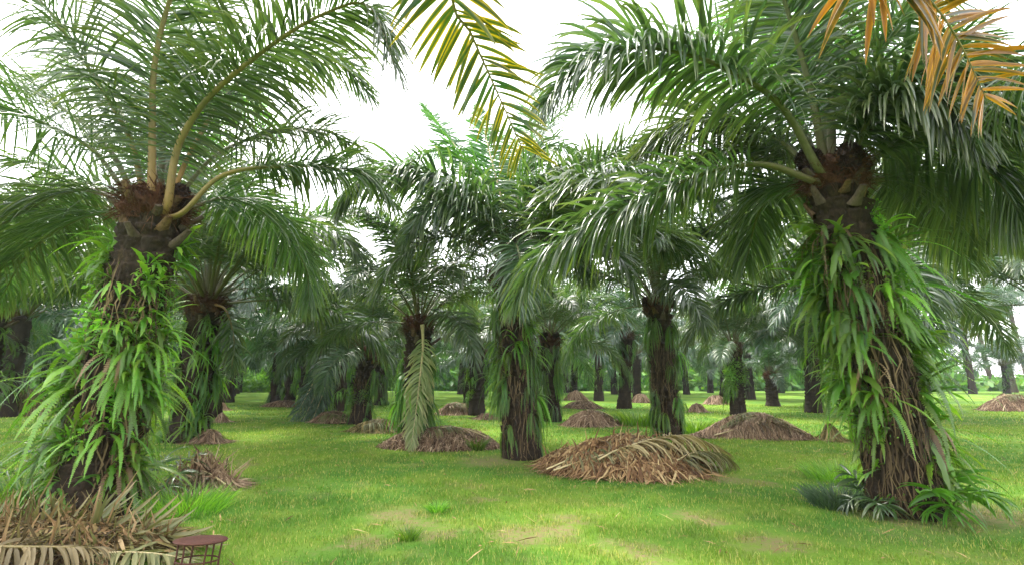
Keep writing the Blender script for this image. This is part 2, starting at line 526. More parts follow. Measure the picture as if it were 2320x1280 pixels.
# ------------------------------------------------------------------ trunks
def trunk_geo(h, r, lean, rng, nu=72, nv=110, flare=1.25, boots=.055):
    """one skin with spirals of old leaf bases; lean = (dx, dy) of the top"""
    mb = MB()
    v = np.linspace(0, 1, nv)
    a = np.linspace(0, 2 * math.pi, nu, endpoint=False)
    VV, AA = np.meshgrid(v, a, indexing='ij')
    z = VV * h
    ph = rng.uniform(0, 6)
    rowh = .17
    row = np.floor(z / rowh)
    w = z / rowh - row
    uu = AA * 8 / (2 * math.pi) + .5 * row + .12 * rng.normal(size=(int(h / rowh) + 3,))[np.clip(row, 0, None).astype(int)]
    cell = np.floor(uu).astype(int) % 8
    amp = rng.uniform(.35, 1.15, (int(h / rowh) + 3, 8))[np.clip(row, 0, None).astype(int), cell]
    u2 = uu - np.floor(uu)
    d = np.clip(w * 1.15, 0, 1) ** .8 * (1 - np.abs(2 * u2 - 1) ** 2.2) * amp
    low = np.clip((z - .25) / .6, .25, 1)
    rr = r * np.interp(VV, [0, .06, .2, .85, .95, 1], [flare, flare * .93, 1.0, .93, .95, .80])
    rr = rr + (boots * 1.7 * d - boots * .7) * low + .012 * rng.normal(size=VV.shape) + .05 * np.sin(AA * 2 + z * 1.7 + ph) * r + .06 * r * np.sin(AA * 3 - z * 1.1)
    ax = np.interp(VV, [0, 1], [0, lean[0]]); ay = np.interp(VV, [0, 1], [0, lean[1]])
    X = np.stack([ax + rr * np.cos(AA), ay + rr * np.sin(AA), z - .15 * (VV == 0)], -1)
    idx = np.arange(nv * nu).reshape(nv, nu)
    j = np.roll(idx, -1, 1)
    mb.add(X, np.stack([idx[:-1], j[:-1], j[1:], idx[1:]], -1))
    # closed top
    top = idx[-1]
    cpt = mb.n
    mb.add([[lean[0], lean[1], h + .12]], np.zeros((0, 4), int))
    q = np.stack([top, np.roll(top, -1), np.full(nu, cpt), np.full(nu, cpt)], -1)[::1]
    mb.f.append(np.stack([top[0::2], np.roll(top, -1)[0::2], np.roll(top, -2)[0::2], np.full(nu // 2, cpt)], -1)); mb.m.append(np.zeros(nu // 2))
    return mb


def hang_strands(n, h0, h1, r, lean, h, rng, L=(.25, .7), w=.006, out=.10):
    """ribbons of dead fibre hanging over the trunk"""
    mb = MB()
    a = rng.uniform(0, 2 * math.pi, n); z = rng.uniform(h0, h1, n)
    ln = rng.uniform(*L, n)
    o = np.stack([np.cos(a), np.sin(a), 0 * a], 1)
    ctr = np.stack([lean[0] * z / h, lean[1] * z / h, z], 1)
    K = 5
    pts = []
    for k in range(K):
        u = k / (K - 1)
        rad = r + .02 + out * rng.uniform(.3, 1, n) * math.sin(u * 2.2)
        tw = rng.normal(0, .10, n) * u
        oo = np.stack([np.cos(a + tw), np.sin(a + tw), 0 * a], 1)
        pts.append(ctr + oo * rad[:, None] + np.array([0, 0, -1.0]) * (ln * u)[:, None])
    P = np.stack(pts, 1)
    W = np.cross(o, [0, 0, 1.0])[:, None] * (w * rng.uniform(.5, 1.8, n))[:, None, None] * np.array([.6, 1, 1, .8, .15])[None, :, None]
    P[..., 2] = np.maximum(P[..., 2], .02)
    mb.strips(P, W)
    return mb


# ------------------------------------------------------------------ ferns (local: +x away from the trunk, z up)
def fern_strap(rng, n=9, L=(.28, .62), w=.030, az=85, el=(-30, 75), droop=.45, jag=.35, segs=11):
    mb = MB()
    a = np.radians(rng.uniform(-az, az, n)); e = np.radians(rng.uniform(*el, n))
    d = np.stack([np.cos(a) * np.cos(e), np.sin(a) * np.cos(e), np.sin(e)], 1)
    W0 = unit(np.cross(d, [0, 0, 1.0]))
    ln = rng.uniform(*L, n)
    p = rng.normal(0, .03, (n, 3)); pts = [p]; dd = [d]
    for k in range(segs):
        d = unit(d + np.array([0, 0, -1.0]) * (droop * rng.uniform(.15, .3, n))[:, None] * (.3 + 1.4 * k / segs) + rng.normal(0, .03, (n, 3)))
        p = p + d * (ln / segs)[:, None]
        pts.append(p); dd.append(d)
    P = np.stack(pts, 1); D = np.stack(dd, 1)
    W = unit(W0[:, None] - (W0[:, None] * D).sum(-1, keepdims=True) * D)
    prof = np.interp(np.linspace(0, 1, segs + 1), [0, .12, .3, .7, 1], [.1, .35, .95, .9, .05])
    jj = 1 + jag * np.where(np.arange(segs + 1) % 2, 1, -1)[None] * rng.uniform(.4, 1, (n, segs + 1))
    wid = (w * rng.uniform(.6, 1.3, n))[:, None] * prof[None] * jj
    fo = np.cross(D, W) * wid[..., None] * .25
    mb.strips(P, W * wid[..., None], fo)
    return mb


def fern_feather(rng, n=11, L=(.4, .95), pl=.038, az=85, el=(-30, 65), droop=.6, pairs=39):
    mb = MB()
    segs = pairs
    a = np.radians(rng.uniform(-az, az, n)); e = np.radians(rng.uniform(*el, n))
    d = np.stack([np.cos(a) * np.cos(e), np.sin(a) * np.cos(e), np.sin(e)], 1)
    W0 = unit(np.cross(d, [0, 0, 1.0]))
    ln = rng.uniform(*L, n)
    p = rng.normal(0, .04, (n, 3)); pts = [p]; dd = [d]
    kd = droop * rng.uniform(.06, .15, n)
    for k in range(segs):
        d = unit(d + np.array([0, 0, -1.0]) * kd[:, None] * (.3 + 1.4 * k / segs) + rng.normal(0, .015, (n, 3)))
        p = p + d * (ln / segs)[:, None]
        pts.append(p); dd.append(d)
    P = np.stack(pts, 1); D = np.stack(dd, 1)
    W = unit(W0[:, None] - (W0[:, None] * D).sum(-1, keepdims=True) * D)
    rn = rng.random(n)
    mb.strips(P[:, ::3], W[:, ::3] * .003, None, rn)
    prof = np.interp(np.linspace(0, 1, segs + 1), [0, .08, .3, .7, 1], [.3, .7, 1, .8, .15])
    for side in (-1, 1):
        b = P[:, 1:].reshape(-1, 3)
        l = (pl * prof[1:])[None, :, None] * rng.uniform(.8, 1.2, (n, segs, 1))
        q = (P[:, 1:] + side * W[:, 1:] * l + D[:, 1:] * l * .25 + np.array([0, 0, -1.0]) * l * .2).reshape(-1, 3)
        w = (D[:, 1:] * (ln / segs * .5)[:, None, None]).reshape(-1, 3)
        PP = np.stack([b, .5 * (b + q) + [0, 0, .004], q], 1)
        WW = np.stack([w * .8, w * .85, w * .2], 1)
        mb.strips(PP, WW, None, np.repeat(rn, segs))
    return mb


def fern_bush(rng, n=170, spread=.16, ll=.032):
    """scrambling creeper: many little leaves on a loose tuft"""
    mb = MB()
    p = rng.normal(0, 1, (n, 3)) * [spread * .5, spread, spread]
    p[:, 0] = np.abs(p[:, 0])
    d = unit(rng.normal(0, 1, (n, 3)) + [.6, 0, -.2]); w = unit(np.cross(d, rng.normal(0, 1, (n, 3))))
    l = ll * rng.uniform(.6, 1.5, n)[:, None]
    P = np.stack([p, p + d * l, p + d * l * 2 + [0, 0, -.01]], 1)
    W = np.stack([w * l * .2, w * l * .5, w * l * .05], 1)
    mb.strips(P, W)
    return mb


FERN = {}
for i in range(4):
    g = np.random.default_rng(50 + i)
    FERN[('strap', i)] = fern_strap(g).mesh('fern_strap', [M['fern']])
    FERN[('feather', i)] = fern_feather(g).mesh('fern_feather', [M['fern']])
    FERN[('dark', i)] = fern_feather(g, 13, (.35, .75), .036, 88, (-60, 25), 1.8).mesh('fern_dark', [M['fern_dark']])
    FERN[('bush', i)] = fern_bush(g).mesh('creeper', [M['fern']])
    FERN[('hang', i)] = fern_feather(g, 14, (.5, 1.0), .034, 88, (-80, 0), 2.6, 26).mesh('fern_hanging', [M['fern'] if i == 1 else M['fern_dark']])  # mostly the darker fern green: shade along the trunks put into the colour
    FERN[('dead', i)] = fern_feather(g, 9, (.4, .9), .035, 80, (-60, 20), 2.0, 20).mesh('fern_dead', [M['fern_brown']])
    FERN[('broad', i)] = fern_strap(g, 6, (.35, .7), .042, 75, (-50, 60), .6, .25, 9).mesh('fern_broad', [M['fern']])


def add_ferns(root, kinds, n, z0, z1, r, lean, h, rng, scale=(.7, 1.15), azc=None, azw=math.pi, zpow=1.0, bare=.6):
    for k in range(n):
        z = z0 + (z1 - z0) * rng.random() ** zpow
        a = rng.uniform(-math.pi, math.pi) if azc is None else azc + rng.uniform(-azw, azw)
        if abs(a + math.pi / 2 + .15 * math.sin(z * 3)) < .62 and rng.random() < bare: a += 1.2 * (1 if rng.random() < .5 else -1)
        kd = kinds[rng.integers(len(kinds))]
        s = rng.uniform(*scale)
        loc = (lean[0] * z / h + r * .97 * math.cos(a), lean[1] * z / h + r * .97 * math.sin(a), z)
        obj('fern', FERN[(kd, int(rng.integers(4)))], root, loc, (rng.normal(0, .15), rng.normal(0, .15), a + rng.normal(0, .25)), s)


def fern_cover(rng, h, z0, z1, r, lean, n=26, dark=.5):
    """all ferns of a far trunk as one part"""
    out_ = MB()
    for k in range(n):
        z = z0 + (z1 - z0) * rng.random(); a = rng.uniform(-math.pi, math.pi)
        g = fern_feather(rng, 8, (.5, 1.0), .06, 80, (-30, 40), 1.8, 8)
        ca, sa = math.cos(a), math.sin(a)
        m3 = np.array([[ca, -sa, 0], [sa, ca, 0], [0, 0, 1]])
        for v_, f_, r_, t_ in zip(g.v, g.f, g.r, g.t):
            w_ = v_ @ m3.T + [lean[0] * z / h + r * ca, lean[1] * z / h + r * sa, z]
            f2 = f_ - f_.min() if False else f_
            out_.v.append(w_); out_.r.append(r_); out_.t.append(t_); out_.e.append(0 * t_)
        for f_ in g.f:
            out_.f.append(f_ + out_.n); out_.m.append(np.zeros(len(f_)))
        out_.n += g.n
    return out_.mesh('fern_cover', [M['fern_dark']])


def fibre_collar(r, rng, h=.6, n=1100):
    mb = MB()
    nu, nv = 40, 14
    v = np.linspace(0, 1, nv); a = np.linspace(0, 2 * math.pi, nu, endpoint=False)
    VV, AA = np.meshgrid(v, a, indexing='ij')
    rr = r * np.interp(VV, [0, .25, .6, 1], [.85, 1.05, 1.0, .40]) + rng.normal(0, .030, VV.shape) + .06 * np.sin(AA * 5 + VV * 9)
    X = np.stack([rr * np.cos(AA), rr * np.sin(AA), (VV - .35) * h], -1)
    idx = np.arange(nv * nu).reshape(nv, nu); j = np.roll(idx, -1, 1)
    mb.add(X, np.stack([idx[:-1], j[:-1], j[1:], idx[1:]], -1))
    a = rng.uniform(0, 6.28, n); z = rng.uniform(-.35, .5, n) * h
    o = np.stack([np.cos(a), np.sin(a), 0 * a], 1)
    b = o * r * 1.05 + np.stack([0 * a, 0 * a, z], 1)
    e = b + o * rng.uniform(.03, .18, n)[:, None] + rng.normal(0, .11, (n, 3)) + [0, 0, -.03]
    P = np.stack([b, .5 * (b + e) + [0, 0, .02], e], 1)
    W = np.repeat(unit(np.cross(e - b, rng.normal(0, 1, (n, 3))))[:, None] * .006, 3, 1) * np.array([1, .8, .2])[None, :, None]
    mb.strips(P, W)
    return mb


def fruit_geo(rng, s=.2, n=420):
    mb = MB()
    u = unit(rng.normal(0, 1, (n, 3)))
    ctr = u * [s, s * .85, s * 1.1]
    # core
    nu, nv = 18, 10
    th = np.linspace(.02, math.pi - .02, nv); a = np.linspace(0, 2 * math.pi, nu, endpoint=False)
    TT, AA = np.meshgrid(th, a, indexing='ij')
    X = np.stack([s * np.sin(TT) * np.cos(AA), s * .85 * np.sin(TT) * np.sin(AA), s * 1.1 * np.cos(TT)], -1) * (1 + rng.normal(0, .05, TT.shape))[..., None]
    idx = np.arange(nv * nu).reshape(nv, nu); j = np.roll(idx, -1, 1)
    mb.add(X, np.stack([idx[:-1], j[:-1], j[1:], idx[1:]], -1))
    w = unit(np.cross(u, rng.normal(0, 1, (n, 3))))
    P = np.stack([ctr * .9, ctr * 1.08, ctr * 1.2 + rng.normal(0, .01, (n, 3))], 1)
    mb.strips(P, np.stack([w * .02, w * .022, w * .004], 1))
    return mb


FRUIT = [fruit_geo(np.random.default_rng(5 + i)).mesh('fruit_bunch', [M['fruit']]) for i in range(2)]
COLLAR = [fibre_collar(.38, np.random.default_rng(70 + i)).mesh('fibre_collar', [M['fibre']]) for i in range(2)]


def stub_geo(rng):
    """the foot of a cut frond: a tapering trough with a ragged cut end, along +x and up"""
    mb = MB()
    n = 7
    s = np.linspace(0, 1, n)
    L = rng.uniform(.22, .36)
    c = np.stack([s * L * .75, rng.normal(0, .01) * s, s * L * .75 + .05 * s ** 2], 1)
    mb.tube(c, np.interp(s, [0, .4, 1], [.115, .08, .055]) * rng.uniform(.9, 1.15), 9, flat=.5, B=np.tile([0, 1.0, 0], (n, 1)))
    e = mb.v[-1][-9:]
    mb.add(np.vstack([e + rng.normal(0, .006, e.shape), [e.mean(0) + [.012, 0, .012]]]), [[i, (i + 1) % 9, (i + 2) % 9, 9] for i in (0, 2, 4, 6)] + [[8, 0, 9, 9]] if False else [[i, (i + 1) % 9, (i + 2) % 9, 9] for i in (0, 2, 4, 6)], .9)
    return mb


M['stub'] = barkmat('cut_stalk', (.03, .018, .010), (.11, .065, .032), (.27, .17, .085), scale=7, bump=.5)
STUB = [stub_geo(np.random.default_rng(170 + i)).mesh('leaf_base', [M['stub'] if i % 2 else M['bark_grey']]) for i in range(4)]

# ------------------------------------------------------------------ palms
GROUPN = 'oil palms planted in rows'
PALMS = []          # (x, y)
_tr_cache = {}


def custom_frond(root, base, curve, seed, leaf='leaf', rach='rachis', label=None, name='frond', **kw):
    rng = np.random.default_rng(seed)
    cu = np.array(curve) - base
    lf, ra = frond_geo(cu, rng, **kw)
    o = obj(name, lf.mesh('frond_leaflets', [M[leaf]]), root)
    obj('rachis', ra.mesh('rachis', [M[rach]]), o)
    if label: o['label'] = label
    return o


def palm(label, base, top, r, nf, seed, near=False, bark='bark', ferns=(), strands=0, fruit=0, fl=1.12, low=.86, skip=None, flare=1.25, cover=0, group=GROUPN, collar=True):
    """base, top: world points of the trunk; returns root Empty"""
    rng = np.random.default_rng(seed)
    base = np.array([base[0], base[1], float(gz(base[0], base[1]))])
    PALMS.append((base[0], base[1]))
    root = thing('oil_palm', label, 'palm tree', base, group)
    h = top[2] - base[2]
    lean = (top[0] - base[0], top[1] - base[1])
    if near:
        tm = trunk_geo(h, r, lean, rng, 112, 190, flare).mesh('trunk', [M[bark]])
    else:
        tm = trunk_geo(h, r, lean, rng, 32, 60, flare).mesh('trunk', [M[bark]])
    obj('trunk', tm, root)
    tp = np.array([lean[0], lean[1], h])
    if collar:
        obj('fibre_collar', COLLAR[seed % 2], root, tp + [0, 0, -.05], (0, 0, rng.uniform(0, 6)), r / .40)
    if near:
        for k in range(16):
            a = k * 2.39996 + rng.normal(0, .15); zz = -.55 + .035 * k
            obj('leaf_base', STUB[k % 4], root, tp + [r * .80 * math.cos(a), r * .80 * math.sin(a), zz], (rng.normal(0, .15), rng.normal(.05, .2), a), rng.uniform(.65, 1.0) * r / .36)
    for k in range(fruit):
        a = rng.uniform(0, 6.28) if fruit > 3 else -math.pi / 2 + (k - (fruit - 1) / 2) * 1.4
        obj('fruit_bunch', FRUIT[k % 2], root, tp + [r * 1.0 * math.cos(a), r * 1.0 * math.sin(a), .12 + rng.uniform(-.05, .1)], (rng.normal(0, .3), rng.normal(0, .3), a), rng.uniform(.65, .85))
    if strands:
        obj('dead_fibre', hang_strands(strands, .1, h * .8, r, lean, h, rng).mesh('dead_fibre', [M['strand']]), root)
    for f in ferns:
        kinds, n, z0, z1 = f[:4]
        kw = f[4] if len(f) > 4 else {}
        add_ferns(root, kinds, n, z0 * h, z1 * h, r, lean, h, rng, **kw)
    if cover:
        o = obj('fern_cover', fern_cover(rng, h, .15 * h, .92 * h, r, lean, cover), root)
    for (a, cl) in frond_plan(nf, rng, low):
        if skip is not None and skip(a % (2 * math.pi), cl): continue
        inn = r * {'spear': .15, 'up': .4, 'mid': .65, 'low': .85, 'hang': .95}[cl]
        loc = tp + [inn * math.cos(a), inn * math.sin(a), {'spear': .25, 'up': .2, 'mid': .12, 'low': .02, 'hang': -.1}[cl]]
        rot = (rng.normal(0, .12), rng.normal(0, .07), a)
        s = fl * rng.uniform(.88, 1.08)
        if near:
            k = int(rng.integers(len(NEAR[cl])))
            o = obj('frond', NEAR[cl][k][0], root, loc, rot, s)
            obj('rachis', NEAR[cl][k][1], o)
        else:
            obj('frond', MID[cl][int(rng.integers(len(MID[cl])))], root, loc, rot, s)
    return root, base


def px3(l, dY=0.0):
    return [at(*p) for p in l]


# --- palm with the sunlit crown, left foreground
bA = gp(195, 1172); cA = at(352, 470, 6.5)
root, b0 = palm('stout fern smothered oil palm in the left foreground with a reddish brown fibre collar', bA, cA, .36, 0, 1, near=True,
                ferns=[(('strap', 'feather', 'broad', 'broad', 'bush'), 64, .5, .93, dict(scale=(.4, .85), bare=.5)), (('strap', 'broad', 'feather', 'bush', 'strap', 'bush', 'dead'), 74, .04, .6, dict(scale=(.5, 1.0), bare=.4)),
                       (('feather', 'strap', 'dark', 'feather'), 26, .06, .55, dict(scale=(.9, 1.5), azc=3.0, azw=.9)), (('feather', 'strap'), 14, .12, .75, dict(scale=(.7, 1.1), azc=-.1, azw=.7))],
                flare=1.45, strands=700, fruit=0)
HA = dict(nleaf=215, ll=1.1, lw=.019, gap=.05, segs=6, pet=.2, r0=.07)
for i, (cv, kw) in enumerate([
    ([(378, 470, 6.25), (405, 330, 6.2), (480, 215, 6.0), (620, 100, 5.7), (740, 30, 5.5), (835, 15, 5.4), (895, 150, 5.3)], dict(ll=1.15, rach='rachis_tan')),
    ([(345, 455, 6.3), (345, 300, 6.3), (350, 150, 6.1), (385, 0, 5.8), (450, -150, 5.4), (560, -230, 5.0)], dict(pet=.12, rach='rachis_tan')),
    ([(362, 440, 6.6), (372, 300, 6.8), (400, 150, 7.2), (470, 0, 7.6), (600, -60, 8.0)], {}),
    ([(325, 450, 6.4), (300, 330, 6.3), (250, 235, 6.1), (170, 110, 5.8), (90, 0, 5.5), (20, -80, 5.3), (-80, -100, 5.1)], dict(pet=.3, rach='rachis_tan', gap=.35, lw=.015)),
    ([(300, 460, 6.4), (215, 345, 6.3), (110, 285, 6.1), (0, 245, 6.0), (-150, 230, 5.8), (-300, 280, 5.7)], dict(pet=.25, gap=.4, lw=.015)),
    ([(295, 470, 6.7), (190, 430, 7.0), (70, 470, 7.5), (-60, 560, 8.0), (-160, 680, 8.3)], dict(droop=1.3)),
    ([(410, 485, 6.3), (500, 400, 6.4), (620, 378, 6.7), (740, 380, 7.1), (830, 400, 7.4), (900, 470, 7.7)], dict(pet=.42, ll=.75, gap=.3, rach='rachis_tan')),
    ([(400, 450, 6.7), (480, 360, 7.0), (560, 318, 7.5), (660, 295, 8.0), (750, 302, 8.5), (830, 360, 9)], dict(pet=.35, ll=.85, gap=.35)),
    ([(410, 480, 6.9), (520, 450, 7.6), (620, 500, 8.5), (690, 600, 9.0), (700, 680, 9.2)], dict(droop=1.2)),
    ([(330, 450, 6.8), (290, 300, 7.1), (240, 200, 7.8), (150, 170, 8.6), (50, 220, 9.4)], dict(gap=.4, lw=.015)),
    ([(355, 440, 6.9), (400, 320, 7.6), (450, 240, 8.6), (540, 220, 9.6), (620, 300, 10.4)], dict(leaf='leaf_bright')),
    ([(290, 480, 6.8), (170, 500, 7.6), (60, 580, 8.4), (0, 680, 9)], dict(droop=1.2)),
    ([(310, 455, 6.8), (240, 330, 7.0), (130, 240, 7.5), (10, 190, 8), (-120, 230, 8.4)], dict(gap=.4, lw=.015)),
    ([(385, 450, 6.5), (440, 330, 6.6), (520, 210, 6.9), (640, 130, 7.4), (760, 140, 7.9), (840, 220, 8.3)], dict(pet=.3, rach='rachis_tan')),
]):
    k = dict(HA); k.update(kw)
    custom_frond(root, b0, [cA + [0, 0, -.12]] + px3(cv), 400 + i, **k)

tpA = np.array(cA) - b0
obj('fruit_bunch', FRUIT[0], root, tpA + [.30, -.06, .10], (.2, .1, .3), .85)
obj('fruit_bunch', FRUIT[1], root, tpA + [-.12, .36, .1], (.2, .1, 2), .9)

# --- palm right foreground
bN = gp(2065, 1160); cN = at(1888, 400, 6.4)
root, b0 = palm('thick oil palm in the right foreground with dark fruit bunches and broad ferns', bN, cN, .33, 0, 2, near=True,
                ferns=[(('broad', 'feather', 'feather', 'bush', 'strap', 'dark', 'dead'), 62, .45, .88, dict(scale=(.5, 1.05), bare=.9)), (('feather', 'strap', 'dark', 'dead'), 26, .2, .6, dict(scale=(.6, 1.0), bare=.85)), (('broad', 'feather', 'dark', 'feather'), 30, .22, .85, dict(scale=(.8, 1.35), azc=0.0, azw=.8)),
                       (('broad', 'feather', 'dark', 'feather'), 20, .3, .85, dict(scale=(.9, 1.4), azc=3.1, azw=.8)), (('strap', 'feather', 'bush'), 22, .06, .4, dict(scale=(.6, 1.0))), (('bush',), 5, .3, .8)],
                strands=900, fruit=3, flare=1.3)
HN = dict(nleaf=210, ll=1.1, lw=.022, segs=6, pet=.22, r0=.078)
for i, (cv, kw) in enumerate([
    ([(1855, 385, 6.2), (1770, 240, 6.1), (1650, 160, 5.9), (1540, 120, 5.7), (1420, 112, 5.5), (1310, 150, 5.4), (1240, 230, 5.3)], dict(ll=1.15, droop=1.35, plume=62, nleaf=250, lw=.026)),
    ([(1840, 410, 6.3), (1740, 375, 6.4), (1640, 383, 6.6), (1500, 430, 6.8), (1360, 500, 7.0), (1230, 580, 7.1), (1165, 680, 7.2)], dict(droop=1.4, nleaf=235, ll=1.15)),
    ([(1872, 380, 6.4), (1835, 200, 6.3), (1795, 60, 6.1), (1740, -90, 5.8), (1650, -180, 5.5)], {}),
    ([(1885, 380, 6.5), (1880, 150, 6.7), (1850, -20, 7), (1790, -150, 7.3)], dict(leaf='leaf_bright')),
    ([(1900, 380, 6.4), (1960, 190, 6.1), (2040, 60, 5.8), (2150, -60, 5.5), (2280, -80, 5.2)], {}),
    ([(1925, 385, 6.3), (2010, 230, 6.0), (2110, 170, 5.7), (2230, 190, 5.4), (2340, 300, 5.2)], dict(droop=1.3)),
    ([(1920, 385, 6.2), (1975, 260, 5.9), (2050, 215, 5.5), (2140, 230, 5.2), (2200, 320, 5.0)], dict(droop=1.3, ll=.95)),
    ([(1940, 410, 6.6), (2070, 410, 7.1), (2190, 460, 7.6), (2320, 550, 8.2)], dict(droop=1.2)),
    ([(1930, 395, 6.8), (2060, 310, 7.6), (2190, 300, 8.4), (2330, 370, 9)], dict(droop=1.2)),
    ([(1845, 395, 6.8), (1760, 340, 7.4), (1670, 340, 8.2), (1570, 390, 9), (1500, 470, 9.6)], dict(droop=1.2)),
    ([(1860, 385, 6.8), (1790, 230, 7.4), (1700, 150, 8.2), (1580, 150, 9), (1480, 220, 9.6)], dict(leaf='leaf_bright')),
    ([(1845, 390, 6.4), (1740, 300, 6.8), (1640, 270, 7.4), (1540, 290, 8), (1450, 350, 8.6)], dict(droop=1.2)),
    ([(1905, 385, 6.7), (1960, 220, 7.4), (2050, 130, 8.2), (2180, 110, 9), (2300, 180, 9.7)], {}),
    ([(1875, 380, 6.7), (1860, 200, 7.4), (1810, 90, 8.4), (1710, 30, 9.4), (1600, 60, 10.2)], dict(leaf='leaf_bright')),
    ([(1935, 400, 6.4), (2030, 330, 6.3), (2140, 330, 6.2), (2250, 400, 6.1), (2320, 500, 6.0)], dict(droop=1.3)),
    ([(1930, 410, 6.9), (2020, 420, 7.6), (2120, 490, 8.4), (2200, 600, 9.0)], dict(droop=1.2)),
    ([(1845, 420, 6.9), (1780, 420, 7.6), (1720, 480, 8.3), (1690, 600, 8.9)], dict(droop=1.2)),
]):
    k = dict(HN); k.update(kw)
    custom_frond(root, b0, [cN + [0, 0, -.12]] + px3(cv), 500 + i, **k)

# --- palm in the middle
bE = gp(1183, 1033); cE = at(1158, 620, 11.4)
root, b0 = palm('middle oil palm on the lawn with two stiff upright fronds', bE, cE, .36, 34, 3, near=True,
                ferns=[(('hang', 'dark', 'feather', 'strap'), 40, .42, .92, dict(scale=(.7, 1.0))), (('hang', 'dark'), 30, .12, .6, dict(scale=(.6, 1.0), azc=0.0, azw=1.2)), (('hang', 'dark'), 14, .2, .6, dict(scale=(.6, .9), azc=3.1, azw=.9))], strands=600, fl=1.0, low=.95,
                skip=lambda a, cl: cl == 'spear' or (cl == 'up' and 1.1 < a < 5.6) or 2.2 < a < 5.0, flare=1.2)
HE = dict(nleaf=100, ll=.95, lw=.026, segs=5, pet=.15, r0=.055)
for i, (cv, kw) in enumerate([
    ([(1145, 600, 11.4), (1110, 480, 11.2), (1020, 410, 10.8), (910, 385, 10.4), (830, 400, 10.1), (770, 470, 9.9)], dict(droop=1.6, nleaf=210, ll=1.35, lw=.036)),
    ([(1150, 600, 11.5), (1095, 440, 12.3), (1030, 330, 13.2), (962, 238, 14.2)], dict(droop=.35, ll=.82, lw=.034, nleaf=150, close=1.3, leaf='leaf_mid', rach='rachis_pale', pet=.3, plume=8)),
    ([(1158, 600, 11.5), (1135, 450, 12.2), (1110, 350, 12.9), (1085, 245, 13.7)], dict(droop=.35, ll=.78, lw=.034, nleaf=150, close=1.3, leaf='leaf_mid', rach='rachis_pale', pet=.3, plume=8)),
    ([(1165, 600, 11.4), (1185, 480, 11.2), (1230, 400, 11), (1300, 370, 10.7), (1400, 410, 10.5)], dict(droop=1.3)),
    ([(1170, 605, 11.3), (1230, 540, 11), (1310, 530, 10.6), (1400, 580, 10.2), (1440, 670, 10)], dict(droop=1.3)),
    ([(1150, 605, 11.2), (1080, 550, 10.9), (990, 540, 10.5), (900, 590, 10.2), (850, 670, 10)], dict(droop=1.3)),
    ([(1160, 610, 11.2), (1165, 560, 10.8), (1175, 570, 10.2), (1180, 630, 9.7), (1175, 700, 9.4)], dict(droop=1.0)),
    ([(1158, 600, 11.5), (1172, 450, 12.2), (1185, 330, 12.9), (1215, 235, 13.8), (1260, 200, 14.6)], dict(droop=.6, ll=.9, lw=.032, nleaf=140, leaf='leaf_mid')),
    ([(1152, 600, 11.4), (1125, 470, 11.9), (1075, 380, 12.5), (1000, 340, 13.2), (920, 370, 13.8)], dict(droop=.9, ll=.95, nleaf=130, leaf='leaf_mid')),
    ([(1160, 605, 11.5), (1190, 500, 11.4), (1235, 440, 11.2), (1300, 450, 10.9), (1350, 540, 10.6)], dict(droop=1.2, ll=1.1)),
    ([(1152, 605, 11.4), (1120, 520, 11.1), (1060, 470, 10.7), (980, 470, 10.3), (920, 540, 10.0)], dict(droop=1.4, ll=1.15, nleaf=150)),
    ([(1160, 605, 11.5), (1170, 470, 11.6), (1200, 370, 11.9), (1260, 330, 12.3), (1330, 370, 12.7)], dict(droop=1.1, leaf='leaf_mid')),
    ([(1165, 605, 11.6), (1210, 480, 12.2), (1280, 420, 13.0), (1360, 440, 13.8), (1420, 530, 14.4)], dict(leaf='leaf_bright', droop=1.1)),
    ([(1150, 605, 11.5), (1120, 500, 11.9), (1060, 440, 12.4), (980, 440, 13.0), (920, 520, 13.5)], dict(droop=1.3, ll=1.15)),
    ([(1165, 605, 11.4), (1210, 560, 11.3), (1270, 560, 11.0), (1330, 620, 10.8)], dict(droop=1.3, ll=1.1)),
    ([(1162, 600, 11.5), (1190, 420, 11.8), (1230, 300, 12.2), (1300, 240, 12.6)], dict(droop=.8)),
]):
    k = dict(HE); k.update(kw)
    custom_frond(root, b0, px3(cv), 600 + i, **k)

# --- two palms beside and behind the viewer whose fronds hang into the top of the view
def aside(label, base, top, seed, fronds):
    root, b0 = palm(label, np.array(base), np.array(top), .42, 16, seed, near=True, ferns=[(('feather', 'broad'), 14, .3, .9)], strands=200,
                    skip=lambda a, cl: math.sin(a) > -.25)
    for i, (cv, kw) in enumerate(fronds):
        k = dict(nleaf=110, ll=.95, lw=.026, segs=6, pet=.18, r0=.055); k.update(kw)
        custom_frond(root, b0, cv, 700 + seed * 10 + i, **k)


